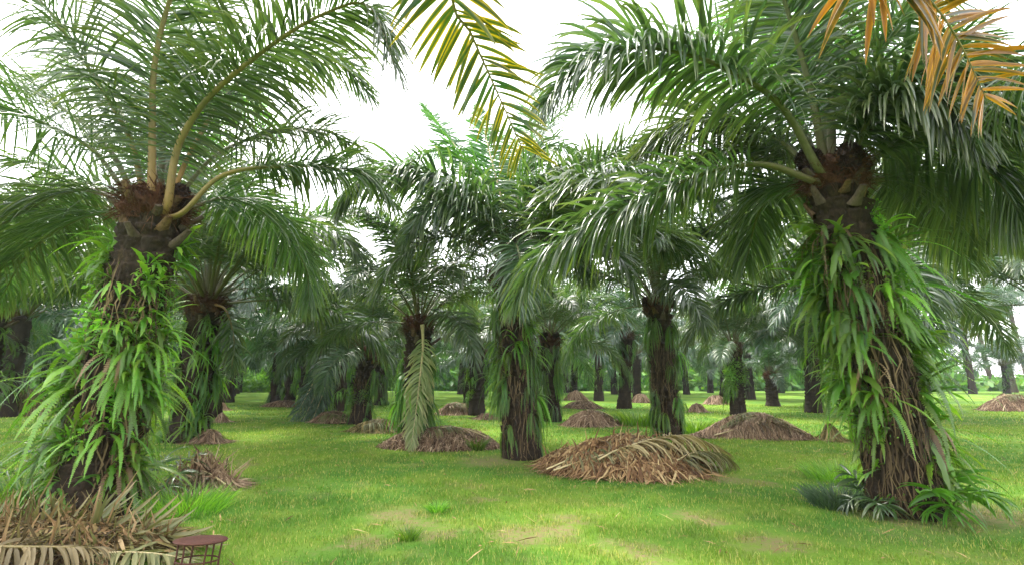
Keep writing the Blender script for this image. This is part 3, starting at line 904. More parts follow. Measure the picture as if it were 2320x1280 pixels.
aside('oil palm whose yellow edged frond hangs down alone at the top centre', (-1.6, -3.6, 0), (-1.4, -3.3, 4.2), 4, [
    ([(-1.3, -3.1, 4.3), (-1.0, -1.6, 5.6), (-.7, .6, 5.75), at(1005, -90, 2.6), at(1060, 60, 2.9), at(1122, 200, 3.1), at(1187, 345, 3.3)],
     dict(leaf='leaf_yellow', rach='rachis_tan', ll=.68, lw=.028, nleaf=170, droop=.5, plume=3, close=1.0, angs=(98, 92, 82, 45), label='dark green frond with yellow leaflet edges')),
])
aside('oil palm whose orange and dark green fronds hang into the top right corner', (4.6, -3.2, 0), (4.4, -2.9, 4.2), 5, [
    ([(4.35, -2.7, 4.3), (3.9, -1.0, 5.5), (3.3, .9, 5.5), at(1985, -150, 2.9), at(2095, -15, 3.05), at(2170, 90, 3.2), at(2235, 225, 3.35)],
     dict(leaf='leaf_orange', rach='rachis_tan', ll=.88, lw=.034, nleaf=190, droop=.4, plume=3, close=1.0, angs=(105, 100, 92, 55), label='orange and olive ageing frond')),
    ([(4.3, -2.7, 4.3), (3.7, -.6, 5.6), (3.1, 1.6, 5.6), at(1960, -170, 3.6), at(1850, -90, 3.9), at(1750, -60, 4.1)],
     dict(leaf='leaf_orange', rach='rachis_tan', ll=.68, lw=.034, nleaf=80, droop=1.3, plume=5, close=1.2, label='orange leaflets hanging from a frond')),
    ([(4.5, -2.7, 4.3), (5.1, -.6, 5.3), (5.4, 2.0, 5.0), at(2360, 130, 4.3), at(2270, 230, 4.7), at(2200, 330, 5.0)],
     dict(leaf='leaf', ll=1.15, lw=.024, nleaf=120, droop=1.6)),
    ([(4.6, -2.7, 4.2), (5.9, -.8, 4.9), (6.6, 1.6, 4.8), at(2480, 60, 5.2), at(2380, 170, 5.7)],
     dict(leaf='leaf', ll=1.15, lw=.024, nleaf=110, droop=1.6)),
])

# --- the other palms one can pick out
HANG = (('hang', 'dark', 'hang'), 26, .1, .93)
SPEC = [
    # base px, base py, crown px, crown py, radius, fronds, near, ferns, kwargs, label
    (420, 1000, 470, 690, .44, 26, True, [(('dark', 'hang', 'feather', 'hang'), 80, .03, .93)], {}, 'fern covered oil palm standing just behind the left foreground palm'),
    (940, 1008, 950, 735, .34, 20, True, [(('hang', 'dark', 'hang'), 50, .10, .9, dict(scale=(.8, 1.1)))], dict(fl=0.72), 'slim oil palm with one dead pale frond hanging down its trunk'),
    (1248, 955, 1245, 770, .35, 24, True, [(('hang', 'dark'), 46, .08, .92)], dict(fl=0.68, fruit=2), 'oil palm with hanging ferns just right behind the middle palm'),
    (1515, 990, 1490, 690, .35, 26, True, [(('hang', 'dark', 'hang'), 60, .06, .92, dict(scale=(.7, 1.0)))], dict(fl=0.9, strands=700, fruit=3), 'dark oil palm rising behind the largest straw coloured frond pile'),
    (815, 957, 832, 800, .36, 26, True, [(('dark', 'hang', 'bush'), 30, .06, .8)], dict(fl=0.8, strands=300), 'oil palm with a feathery upright crown and thin trunk left of the dead frond'),
    (715, 948, 730, 820, .36, 20, False, [(('hang', 'dark'), 26, .1, .95)], dict(fl=0.72), 'short oil palm beside the grass alley with a frond sweeping to the ground'),
    (770, 930, 775, 790, .36, 24, False, [HANG], dict(fl=0.85), 'dark trunked oil palm between the sweeping frond and the feathery crown'),
    (860, 918, 862, 815, .35, 22, False, [HANG], {}, 'distant oil palm peeping out right of the feathery crowned palm'),
    (1080, 940, 1082, 800, .36, 24, False, [(('dark', 'bush', 'hang'), 24, .28, .9)], dict(fl=0.65, fruit=2), 'oil palm with a bare stumpy foot left of the middle palm'),
    (1357, 908, 1357, 800, .35, 22, False, [(('feather', 'bush', 'hang'), 20, .05, .9)], dict(fl=0.7), 'fern wrapped oil palm at the end of the line of brown piles'),
    (1415, 925, 1420, 760, .36, 24, False, [(('hang', 'hang', 'dark'), 34, .35, .95)], dict(fl=0.9), 'oil palm with a dark foot and long fern skirt, behind the large straw pile'),
    (1674, 938, 1660, 785, .36, 22, True, [(('bush', 'hang', 'bush'), 34, .35, .9)], dict(fl=0.66, flare=1.15), 'oil palm with creeper on its waist and bare dark foot behind the reddish pile'),
    (1752, 918, 1745, 850, .36, 18, False, [], dict(fl=0.6, flare=1.35), 'low oil palm with a broad bare boot right of the creeper clad palm'),
    (1640, 898, 1640, 830, .38, 20, False, [(('bush',), 8, .3, .8)], dict(fl=0.6), 'small far oil palm half hidden by the creeper clad palm'),
    (1845, 935, 1835, 770, .35, 22, False, [HANG], {}, 'far oil palm just left of the right foreground trunk, beyond the reddish pile'),
    (655, 918, 660, 790, .36, 24, False, [HANG], dict(cover=0), 'nearest fern hung trunk of the dark cluster along the alley'),
    (690, 924, 692, 800, .36, 22, False, [HANG], {}, 'fern hung trunk standing between the dark cluster and the short palm'),
    (622, 912, 632, 800, .36, 24, False, [HANG], {}, 'farthest trunk of the dark cluster along the alley'),
    (2205, 892, 2180, 745, .36, 24, False, [], dict(bark='bark', cover=6), 'leaning dark trunk closest to the right foreground palm'),
    (2250, 884, 2205, 705, .35, 22, False, [], dict(bark='bark_grey', flare=1.1), 'bare grey trunk second from the right foreground palm'),
    (2300, 888, 2250, 700, .36, 22, False, [], dict(bark='bark_grey', flare=1.1), 'thick bare grey trunk leaning at the right edge'),
    (2335, 884, 2285, 695, .36, 22, False, [], dict(bark='bark_grey', flare=1.1), 'outermost bare trunk cut by the right edge'),
    (-60, 985, -10, 700, .36, 24, True, [(('dark', 'feather'), 20, .2, .9)], {}, 'oil palm at the left edge with fronds sweeping behind the ferny trunk'),
    (-120, 930, -90, 760, .36, 24, False, [HANG], {}, 'oil palm beyond the left edge, only fronds in view'),
    (2420, 960, 2380, 690, .36, 24, True, [(('dark', 'feather'), 16, .2, .9)], {}, 'oil palm beyond the right edge with fronds reaching in below the top corner'),
    (1990, 1000, 1958, 665, .40, 28, True, [(('hang', 'dark'), 40, .05, .92)], {}, 'shaded oil palm directly behind the right foreground palm, dark fronds drooping both sides'),
]
ROOTS = {}
for i, (bx, by, cx, cy, r, nf, near, ferns, kw, lab) in enumerate(SPEC):
    b_ = gp(bx, by)
    c_ = at(cx, cy, b_[1])
    ROOTS[i] = palm(lab, b_, c_, r, nf, 20 + i, near=near, ferns=ferns, **kw)

# dead pale frond hanging on the slim palm
root, b0 = ROOTS[1]
Y = b0[1]
custom_frond(root, b0, px3([(957, 735, Y - .42), (958, 790, Y - .5), (950, 870, Y - .56), (940, 950, Y - .66), (930, 1018, Y - 1.0)]), 801, leaf='leaf_pale', rach='rachis_pale',
             label='dead pale frond hanging down the trunk', nleaf=120, ll=.58, lw=.028, segs=5, pet=.12, r0=.045, droop=1.1, plume=40, close=1.0, gap=.15)
root, b0 = ROOTS[5]
Y = b0[1]
for j, dx in enumerate((0, 26, 50)):
    custom_frond(root, b0, px3([(735 + dx * .3, 815, Y - .3), (722 + dx * .5, 840, Y - .8), (695 + dx * .7, 895, Y - 1.3), (660 + dx * .9, 958, Y - 1.9)]), 810 + j, leaf='leaf_far', rach='rachis_pale',
                 nleaf=60, ll=.7, lw=.03, segs=4, pet=.1, r0=.05, droop=1.0)
# frond drooping in the alley from the palm behind the left one
root, b0 = ROOTS[0]
Y = b0[1]
custom_frond(root, b0, px3([(490, 690, Y - .3), (510, 700, Y - .4), (525, 740, Y - .5), (530, 790, Y - .55), (522, 850, Y - .6)]), 820, leaf='leaf', rach='rachis_tan', nleaf=60, ll=.62, segs=4, droop=1.2)
for j, cv in enumerate([[(495, 670, Y), (540, 655, Y), (600, 652, Y), (660, 660, Y + .1), (720, 690, Y + .2)],
                        [(480, 660, Y), (520, 600, Y), (590, 570, Y), (680, 590, Y), (740, 660, Y)]]):
    custom_frond(root, b0, px3(cv), 825 + j, leaf='leaf', nleaf=80, ll=.95, segs=5, droop=1.3)

# --- the plantation beyond, in its triangular grid
u_ = np.array([-.451, .893]) * 9.4
v_ = np.array([.547, .837]) * 9.4
A0 = np.array(bA[:2])
FARX = []
grid = []
for i in range(-12, 16):
    for j in range(-8, 16):
        p_ = A0 + i * u_ + j * v_
        if 20 < p_[1] < 74 and not (p_[0] > p_[1] * .82 and p_[1] < 66) and abs(p_[0]) < p_[1] * 1.12 + 4:
            if min(math.hypot(p_[0] - q[0], p_[1] - q[1]) for q in PALMS) > 4.6:
                grid.append(p_)
rg = np.random.default_rng(77)
far_tr = []
for k in range(5):
    h = 3.6 + .3 * k
    tm = trunk_geo(h, .37, (rg.normal(0, .15), rg.normal(0, .15)), rg, 24, 40, 1.2).mesh('trunk', [M['bark']])
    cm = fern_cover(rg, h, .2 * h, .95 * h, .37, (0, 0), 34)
    far_tr.append((h, tm, cm))
for n_, p_ in enumerate(sorted(grid, key=lambda q: q[1])):
    x, y = p_ + rg.normal(0, .35, 2)
    h, tm, cm = far_tr[int(rg.integers(5))]
    far = y > 46
    lab = 'distant dark oil palm deep in the plantation rows' if far else 'oil palm of the dim middle rows behind the nearer trunks'
    root = thing('oil_palm', lab, 'palm tree', (x, y, gz(x, y)), 'far oil palms' if far else 'oil palms of the middle rows')
    obj('trunk', tm, root)
    if rg.random() < .75: obj('fern_cover', cm, root, (0, 0, 0), (0, 0, rg.uniform(0, 6)))
    for (a, cl) in frond_plan(24 if far else 34, rg, .78):
        obj('frond', MID[cl][int(rg.integers(len(MID[cl])))], root, (.2 * math.cos(a), .2 * math.sin(a), h), (rg.normal(0, .12), rg.normal(0, .07), a), rg.uniform(.98, 1.22) * (.92 if y < 30 else 1.1))

# --- tree line beyond the plantation
mb = MB()
g = np.random.default_rng(9)
nb = 430
cx = g.uniform(-125, 125, nb); cy = g.uniform(82, 98, nb); ch = g.uniform(2.0, 9.0, nb)
for x, y, h in zip(cx, cy, ch):
    if x > y * .84: h = min(h, 1.6)
    n = 130
    p = np.stack([x + g.normal(0, 2.2, n), y + g.normal(0, 1.5, n), np.abs(g.normal(h * .5, h * .38, n))], 1)
    d = unit(g.normal(0, 1, (n, 3))); w = unit(np.cross(d, g.normal(0, 1, (n, 3))))
    l = g.uniform(.3, .8, n)[:, None]
    mb.strips(np.stack([p - d * l, p, p + d * l], 1), np.stack([w * l * .15, w * l * .5, w * l * .1], 1), None, np.clip(g.normal(g.random(), .2, n), 0, 1))
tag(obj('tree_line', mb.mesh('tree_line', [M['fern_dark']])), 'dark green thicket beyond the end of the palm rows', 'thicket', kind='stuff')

mb = MB()
for x, h in zip(g.uniform(-47, -33, 16), g.uniform(1.2, 3.2, 16)):
    n = 260
    p = np.stack([x + g.normal(0, 1.3, n), 76 + g.normal(0, 1.0, n), np.abs(g.normal(h * .45, h * .4, n))], 1)
    d = unit(g.normal(0, 1, (n, 3))); w = unit(np.cross(d, g.normal(0, 1, (n, 3)))); l = g.uniform(.15, .4, n)[:, None]
    mb.strips(np.stack([p - d * l, p, p + d * l], 1), np.stack([w * l * .15, w * l * .5, w * l * .1], 1), None, np.clip(g.normal(.7, .25, n), 0, 1))
tag(obj('bushes', mb.mesh('bushes', [M['fern']])), 'sunlit pale green bushes closing the end of the grass alley', 'bushes', kind='stuff')

# ------------------------------------------------------------------ piles of cut fronds
def heap_mesh(lx, ly, hz, rng, n=1500, mat='rust', lift=.06, ln=(.35, 1.0), w=.009, dirn=None, spread=.6, stick=0, sl=(.12, .45), up=.0):
    mb = MB()
    nu, nv = 64, 22
    a = np.linspace(0, 2 * math.pi, nu, endpoint=False)
    ph = rng.uniform(0, 6, 6)

    def rim(a):
        return 1 + .12 * np.sin(2 * a + ph[0]) + .09 * np.sin(3 * a + ph[1]) + .06 * np.sin(5 * a + ph[2])

    def zz(u, a):
        return hz * np.clip(1 - u ** 1.7, 0, 1) * (1 + .30 * np.sin(2 * a + ph[3] + 2 * u) * u + .22 * np.sin(3 * a + ph[5] + 5 * u) * u + .15 * np.sin(7 * a + ph[4] - 4 * u) * u)
    U, AA = np.meshgrid(np.linspace(0, 1, nv), a, indexing='ij')
    X = np.stack([lx * U * rim(AA) * np.cos(AA), ly * U * rim(AA) * np.sin(AA), zz(U, AA) * .94 + rng.normal(0, .012, U.shape) - .04 * (U > .98)], -1)
    idx = np.arange(nv * nu).reshape(nv, nu); j = np.roll(idx, -1, 1)
    mb.add(X, np.stack([idx[:-1], j[:-1], j[1:], idx[1:]], -1), .3, 0, 1)
    # strands lying on the heap
    aa = rng.uniform(0, 2 * math.pi, n); uu = np.sqrt(rng.random(n)) * .97
    K = 6
    L = rng.uniform(*ln, n)
    x0 = lx * uu * rim(aa) * np.cos(aa); y0 = ly * uu * rim(aa) * np.sin(aa)
    base = np.arctan2(y0 / ly, x0 / lx) if dirn is None else np.full(n, dirn) + np.where(rng.random(n) < .5, math.pi, 0)
    th = base + rng.normal(0, spread, n)
    pts = []
    for k in range(K):
        s = (k / (K - 1) - .5) * L
        x = x0 + np.cos(th + .3 * s) * s; y = y0 + np.sin(th + .3 * s) * s
        a2 = np.arctan2(y / ly, x / lx); u2 = np.hypot(x / lx, y / ly) / rim(a2)
        z = zz(np.clip(u2, 0, 1), a2) + lift * rng.uniform(.1, 1, n) * (math.sin(k / (K - 1) * math.pi) + .3)
        pts.append(np.stack([x, y, np.maximum(z, .012)], 1))
    P = np.stack(pts, 1)
    D = unit(np.gradient(P, axis=1))
    W = unit(np.cross(D, np.array([0, 0, 1.0]) + rng.normal(0, .35, (n, 1, 3))))
    W = W * (w * rng.lognormal(-.15, .55, n))[:, None, None] * np.array([.3, .8, 1, 1, .7, .15])[None, :, None]
    mb.strips(P, W, None, rng.random(n), 0)
    if stick:
        aa = rng.uniform(0, 2 * math.pi, stick); uu = np.sqrt(rng.random(stick)) * .9
        x = lx * uu * rim(aa) * np.cos(aa); y = ly * uu * rim(aa) * np.sin(aa)
        p = np.stack([x, y, zz(uu, aa)], 1)
        d = unit(np.stack([rng.normal(.1, .55, stick), rng.normal(-.15, .4, stick), rng.uniform(.5, 1.2, stick) + up], 1))
        ll = rng.uniform(*sl, stick)[:, None]
        q = [p, p + d * ll * .5 + rng.normal(0, .02, (stick, 3)), p + d * ll + rng.normal(0, .05, (stick, 3)) + [0, 0, -.03]]
        w3 = unit(np.cross(d, rng.normal(0, 1, (stick, 3)))) * (w * rng.uniform(.8, 1.8, stick))[:, None]
        mb.strips(np.stack(q, 1), np.stack([w3, w3, w3 * .25], 1), None, rng.random(stick), 0)
    return mb.mesh('heap', [M[mat], M['soil']])


def pile(label, px0, px1, pytop, pybot, mat='rust', depth=None, seed=0, n=1500, rot=0.0, lay=0, **kw):
    """heap filling px0..px1 whose front edge touches the ground at pybot"""
    a, b = gp(px0, pybot), gp(px1, pybot)
    wd = np.linalg.norm(b - a)
    ly = depth or wd * .36
    c = gp((px0 + px1) / 2, pybot)
    c = c + np.array([0, ly * .8, 0])
    wd *= c[1] / gp(0, pybot)[1]
    hz = max(.12, at(0, pytop, c[1] + ly * .25)[2])
    x, y = c[:2]
    x = x * 1.0
    root = thing('frond_pile', label, 'debris pile', (x, y, gz(x, y)), 'piles of cut fronds between the palms')
    rng = np.random.default_rng(900 + seed)
    o = obj('heap', heap_mesh(wd / 2, ly, hz, rng, n, mat, **kw), root, (0, 0, 0), (0, 0, rot))
    for q in range(lay):
        a = rng.uniform(-.5, .5) + (math.pi if q % 2 else 0)
        sx = np.linspace(-.9, .85, 6) * wd / 2 * rng.uniform(.7, 1)
        y0 = rng.uniform(-.6, .1) * ly
        cu = np.stack([sx * math.cos(a), y0 + sx * math.sin(a) * .5, hz * np.clip(1 - (np.abs(sx) / (wd / 2)) ** 1.7 - (abs(y0) / ly) ** 1.7, .02, 1) + .07], 1)
        custom_frond(root, np.zeros(3), cu, 1000 + seed * 10 + q, leaf='leaf_dry' if q % 3 else 'leaf_brown', rach='rachis_pale', nleaf=60, ll=.55, lw=.018, segs=5, pet=.12, r0=.03, droop=2.4, plume=5, name='dry_frond', base_flare=1.1, gap=.25)
    return root, np.array([x, y, float(gz(x, y))]), wd, hz


P1, c1, w1, h1 = pile('largest straw coloured pile of dry fronds on the lawn right of the middle palm', 1232, 1655, 990, 1082, 'straw', seed=1, lay=6, n=4200, depth=1.05, w=.010, lift=.09, spread=.8, stick=120)
# pale frond lying over the big pile
Yp = c1[1]
for j, (cv, kw) in enumerate([
    ([(1355, 1040, Yp - .75), (1420, 1010, Yp - .5), (1530, 985, Yp - .2), (1600, 1000, Yp + .1), (1640, 1020, Yp + .2)], dict(ll=.75, nleaf=80, leaf='leaf_straw')),
    ([(1260, 1060, Yp - .4), (1330, 1022, Yp - .3), (1430, 1000, Yp), (1500, 992, Yp + .3)], dict(ll=.6, nleaf=60)),
    ([(1520, 1050, Yp - .85), (1570, 1025, Yp - .5), (1620, 1025, Yp - .2), (1660, 1045, Yp - .1)], dict(ll=.6, nleaf=50)),
]):
    k = dict(leaf='leaf_dry', rach='rachis_pale', lw=.022, segs=5, pet=.05, r0=.03, droop=2.2, plume=5, name='dry_frond', base_flare=1.0); k.update(kw)
    custom_frond(P1, c1, px3(cv), 840 + j, **k)

pile('reddish brown smooth pile of fronds in front of the creeper clad palm', 1622, 1868, 938, 997, 'rust', seed=2, lay=4, n=3600, depth=1.0, dirn=1.2, spread=.35, lift=.04)
pile('brown leaf litter pile around the foot of the slim palm with the dead frond', 872, 1128, 966, 1020, 'rust', seed=3, lay=3, n=2600, ln=(.15, .4), spread=1.2)
pile('low twiggy olive pile at the foot of the feathery crowned palm', 790, 905, 950, 978, 'mould', seed=4, lay=3, n=1200)
pile('flat grey brown pile under the short palm beside the alley', 698, 792, 932, 957, 'rust', seed=5, lay=2, n=900)
pile('nearest of three brown piles in line right of the middle palm', 1272, 1422, 930, 967, 'rust', seed=6, lay=2, n=1500)
pile('middle one of three brown piles in line right of the middle palm', 1278, 1372, 908, 926, 'rust', seed=7, lay=1, n=800)
pile('farthest of three brown piles in line right of the middle palm', 1280, 1335, 886, 907, 'rust', seed=8, n=600)
pile('brown pile topped with green blades right of the left foreground palm', 345, 512, 1055, 1112, 'rust', seed=9, lay=2, n=1300, stick=260, w=.010)
pile('dark weedy pile at the foot of the palm behind the left foreground palm', 428, 494, 978, 1006, 'rust', seed=10, n=700)
pile('small brown pile on the left side of the alley, nearer one', 478, 512, 938, 958, 'rust', seed=11, n=400)
pile('small brown pile on the left side of the alley, farther one', 486, 512, 914, 930, 'rust', seed=12, n=300)
pile('long brown pile behind the slim palm and the stumpy footed palm', 985, 1075, 912, 940, 'rust', seed=13, lay=2, n=900)
pile('thin brown litter strip at the stumpy foot left of the middle palm', 1072, 1130, 938, 950, 'rust', seed=14, n=400)
pile('pinkish brown pile at the far side of the creeper clad palm', 1600, 1656, 896, 916, 'rust', seed=15, n=500)
pile('low brown pile left of the creeper clad palm', 1566, 1604, 915, 934, 'rust', seed=16, n=400)
pile('brown pile at the right edge below the bare grey trunks', 2262, 2400, 895, 932, 'rust', seed=17, lay=2, n=900, stick=40)
pile('greyish pile half hidden behind the right foreground trunk', 1868, 1915, 962, 998, 'mould', seed=18, n=500)
pile('small pile right of the fern wrapped palm at the end of the line of piles', 1432, 1482, 893, 912, 'rust', seed=19, n=400)
pile('pale brown pile at the left edge behind the ferny trunk', -20, 82, 880, 942, 'mould', seed=20, n=900)
pile('brown litter strip along the alley below the dark cluster of trunks', 588, 672, 908, 922, 'rust', seed=21, n=500)

# foreground heap, lower left
c10 = gp(95, 1236)
c10[2] = float(gz(c10[0], c10[1]))
P10 = thing('frond_pile', 'big foreground heap of dry fronds with upright broken leaflets in the lower left corner', 'debris pile', c10, 'piles of cut fronds between the palms')
obj('heap', heap_mesh(1.30, .62, .17, np.random.default_rng(922), 2400, 'oldstraw', w=.008, stick=330, lift=.08, sl=(.06, .50), up=.7), P10)
Yp = c10[1]
for j, (cv, kw) in enumerate([
    ([(-150, 1243, 4.76), (0, 1238, 4.78), (120, 1238, 4.80), (232, 1240, 4.84)], dict(r0=.036, ll=.45, droop=1.6, nleaf=40, plume=0, rach='rachis_tan', leaf='leaf_brown', gap=.2)),
    ([(-120, 1210, Yp + .3), (60, 1190, Yp + .3), (220, 1190, Yp + .25), (420, 1215, Yp + .1)], dict(ll=.52, droop=-.25, nleaf=46, plume=60, close=.9)),
    ([(60, 1225, Yp), (200, 1205, Yp + .0), (330, 1205, Yp), (480, 1235, Yp - .1)], dict(ll=.50, droop=-.3, nleaf=40, plume=60, close=.8)),
    ([(-100, 1225, Yp + .1), (0, 1205, Yp + .1), (110, 1200, Yp + .1), (200, 1215, Yp)], dict(ll=.42, droop=-.2, nleaf=30, plume=60)),
    ([(200, 1255, Yp - .4), (280, 1250, Yp - .4), (370, 1255, Yp - .4), (470, 1275, Yp - .4)], dict(ll=.38, droop=1.5, nleaf=40, plume=0)),
]):
    k = dict(leaf='leaf_dry', rach='rachis_pale', lw=.020, segs=5, pet=.04, r0=.022, name='dry_frond', base_flare=1.0); k.update(kw)
    custom_frond(P10, c10, px3(cv), 860 + j, **k)

# rusty stand in the lower left
m, t = nt('rusty_iron')
out = N(t, 'ShaderNodeOutputMaterial')
no = N(t, 'ShaderNodeTexNoise', i_Scale=22.0, i_Detail=6.0)
r = N(t, 'ShaderNodeValToRGB')
r.color_ramp.elements[0].color = (.05, .015, .01, 1); r.color_ramp.elements[0].position = .35
r.color_ramp.elements[1].color = (.13, .045, .028, 1); r.color_ramp.elements[1].position = .7
p = N(t, 'ShaderNodeBsdfPrincipled', i_Roughness=.7, i_Metallic=.3)
t.links.new(no.outputs['Fac'], r.inputs[0]); t.links.new(r.outputs[0], p.inputs['Base Color']); t.links.new(p.outputs[0], out.inputs[0])
M['iron'] = m
tp = at(450, 1223, 4.75)
root = thing('metal_stand', 'rusty round topped iron stand beside the foreground heap of dry fronds', 'stand', (tp[0], tp[1], 0))
root.rotation_euler = (math.radians(-6), math.radians(1.5), 0)
mb = MB()
rr = .205
prof = [(0.001, 0), (rr * .6, .002), (rr, .003), (rr + .006, -.004), (rr, -.013), (rr * .6, -.011), (.001, -.011)]
a = np.linspace(0, 2 * math.pi, 36, endpoint=False)
V = np.array([[[q * math.cos(b_), q * math.sin(b_), z + tp[2]] for b_ in a] for q, z in prof])
idx = np.arange(len(prof) * 36).reshape(len(prof), 36); j = np.roll(idx, -1, 1)
mb.add(V, np.stack([idx[:-1], idx[1:], j[1:], j[:-1]], -1))
obj('table_top', mb.mesh('table_top', [M['iron']]), root)
for k in range(6):
    an = k * math.pi / 3 + .3
    mb = MB()
    mb.tube([[.17 * math.cos(an), .17 * math.sin(an), tp[2] - .012], [.165 * math.cos(an), .165 * math.sin(an), tp[2] * .5], [.17 * math.cos(an), .17 * math.sin(an), -.02]], .008, 8)
    obj('leg', mb.mesh('leg', [M['iron']]), root)
mb = MB()
an = np.linspace(0, 2 * math.pi, 37)
mb.tube(np.stack([.166 * np.cos(an), .166 * np.sin(an), 0 * an + tp[2] * .35], 1), .007, 6)
obj('ring', mb.mesh('ring', [M['iron']]), root)

# ------------------------------------------------------------------ small plants
def plant(name, label, cat, px, py, parts, group=None):
    b_ = gp(px, py)
    root = thing(name, label, cat, (b_[0], b_[1], gz(b_[0], b_[1])), group)
    for nm, me in parts:
        obj(nm, me, root)
    return root


def seedling(rng, n, L, ll, lw, el=(25, 75), mat='leaf', plume=25, nleaf=9):
    o = []
    for k in range(n):
        cu = arch(rng.uniform(*el), rng.uniform(50, 95), L * rng.uniform(.75, 1.15), rng)
        a = k * 2.4 + rng.normal(0, .2)
        ca, sa = math.cos(a), math.sin(a)
        cu = cu @ np.array([[ca, -sa, 0], [sa, ca, 0], [0, 0, 1]]).T
        lf, ra = frond_geo(cu, rng, nleaf, .55, ll, lw, 5, 1.0, True, .012, plume)
        for v_, f_, r_, t_ in zip(ra.v, ra.f, ra.r, ra.t):
            lf.add(v_, f_, r_, t_, 1)
        o.append(('frond', lf.mesh('frond', [M[mat], M['rachis']])))
    return o


g = np.random.default_rng(31)
GS = 'young palm plants at the feet of the trunks'
plant('palm_seedling', 'fan leaved palm seedling at the right foot of the right foreground palm', 'seedling', 2150, 1180, seedling(g, 9, .62, .40, .030, (55, 88), mat='leaf_bright', nleaf=7), GS)
plant('palm_seedling', 'darker small palm seedling at the left foot of the right foreground palm', 'seedling', 1985, 1160, seedling(g, 9, .50, .32, .018, (50, 85), nleaf=7), GS)
plant('palm_seedling', 'spiky palm seedling between left foreground trunk and brown pile', 'seedling', 345, 1120, seedling(g, 8, .75, .40, .014, (40, 80)), GS)
plant('palm_seedling', 'drooping yellow green seedling low in front of the right foreground trunk', 'seedling', 2070, 1172, seedling(g, 5, .36, .24, .016, mat='leaf_bright', nleaf=6), GS)
plant('palm_seedling', 'feathery green seedling left of the left foreground trunk', 'seedling', 60, 1110, seedling(g, 9, .9, .42, .014, (35, 75)), GS)


def tuft(rng, n, h, spread, w, mat, lean=.5):
    mb = MB()
    a = rng.uniform(0, 6.28, n); q = np.sqrt(rng.random(n)) * spread
    p = np.stack([q * np.cos(a), q * np.sin(a), 0 * a - .01], 1)
    d = unit(np.stack([np.cos(a) * lean * rng.random(n), np.sin(a) * lean * rng.random(n), np.ones(n)], 1) + rng.normal(0, .15, (n, 3)))
    l = (h * rng.uniform(.5, 1.1, n))[:, None]
    o = unit(np.stack([np.cos(a), np.sin(a), 0 * a], 1) + rng.normal(0, .4, (n, 3)) * [1, 1, 0])
    P = np.stack([p, p + d * l * .4, p + d * l * .75 + o * l * .1, p + d * l * .95 + o * l * .28], 1)
    W = unit(np.cross(d, rng.normal(0, 1, (n, 3))))[:, None] * w * np.array([.7, 1, .7, .1])[None, :, None]
    mb.strips(P, W)
    return mb.mesh('blades', [M[mat]])


GB = 'low weeds and bushes on the lawn'
M['grey_leaf'] = leafmat('grey_green_leaf', (.035, .085, .045), (.09, .15, .085), trans=.25, rough=.5)
plant('bush', 'low grey green bush left of the right foreground palm', 'bush', 1900, 1142, [('leaves', tuft(g, 600, .30, .34, .006, 'grey_leaf', 1.1))], GB)
plant('weed', 'tall bright grass clump behind the grey green bush', 'weed', 1905, 1085, [('leaves', tuft(g, 700, .34, .5, .004, 'fern', 1.0))], GB)
plant('weed', 'leafy weed patch at the right foot of the palm behind the straw pile', 'weed', 1575, 978, [('leaves', fern_bush(g, 700, .5, .06).copy() if False else tuft(g, 500, .45, .6, .014, 'fern', .8))], GB)
plant('weed', 'leafy green weeds between the fern skirted palm and the straw pile', 'weed', 1445, 962, [('leaves', tuft(g, 700, .55, .9, .014, 'fern', .8))], GB)
plant('weed', 'small bright grass tuft on the worn brown lawn patch', 'weed', 992, 1158, [('leaves', tuft(g, 160, .16, .09, .005, 'fern', .8))], GB)
plant('weed', 'pale thin tuft low at the bottom of the lawn near the middle', 'weed', 925, 1225, [('leaves', tuft(g, 140, .15, .09, .005, 'fern', .9))], GB)
plant('weed', 'small weed poking from the brown litter pile of the slim palm', 'weed', 1080, 1018, [('leaves', tuft(g, 120, .35, .16, .012, 'fern', .8))], GB)
plant('weed', 'wide green ferny weeds at the left foot of the left foreground palm', 'weed', 70, 1165, [('leaves', tuft(g, 900, .55, .6, .010, 'fern_dark', 1.0))], GB)
plant('weed', 'grassy weeds right of the left foreground palm foot', 'weed', 420, 1160, [('leaves', tuft(g, 600, .32, .45, .005, 'fern', 1.0))], GB)

# ------------------------------------------------------------------ ground and grass
k1 = np.concatenate([-np.geomspace(30, 420, 26)[::-1], np.linspace(-29, 29, 117), np.geomspace(30, 420, 26)])
X, Yg = np.meshgrid(k1, k1 + 10, indexing='ij')
Z = gz(X, Yg)
mb = MB()
n = len(k1)
idx = np.arange(n * n).reshape(n, n)
mb.add(np.stack([X, Yg, Z], -1), np.stack([idx[:-1, :-1], idx[1:, :-1], idx[1:, 1:], idx[:-1, 1:]], -1))
tag(obj('ground', mb.mesh('ground', [M['ground']])), kind='structure', label='grassy plantation ground with worn brown patches')


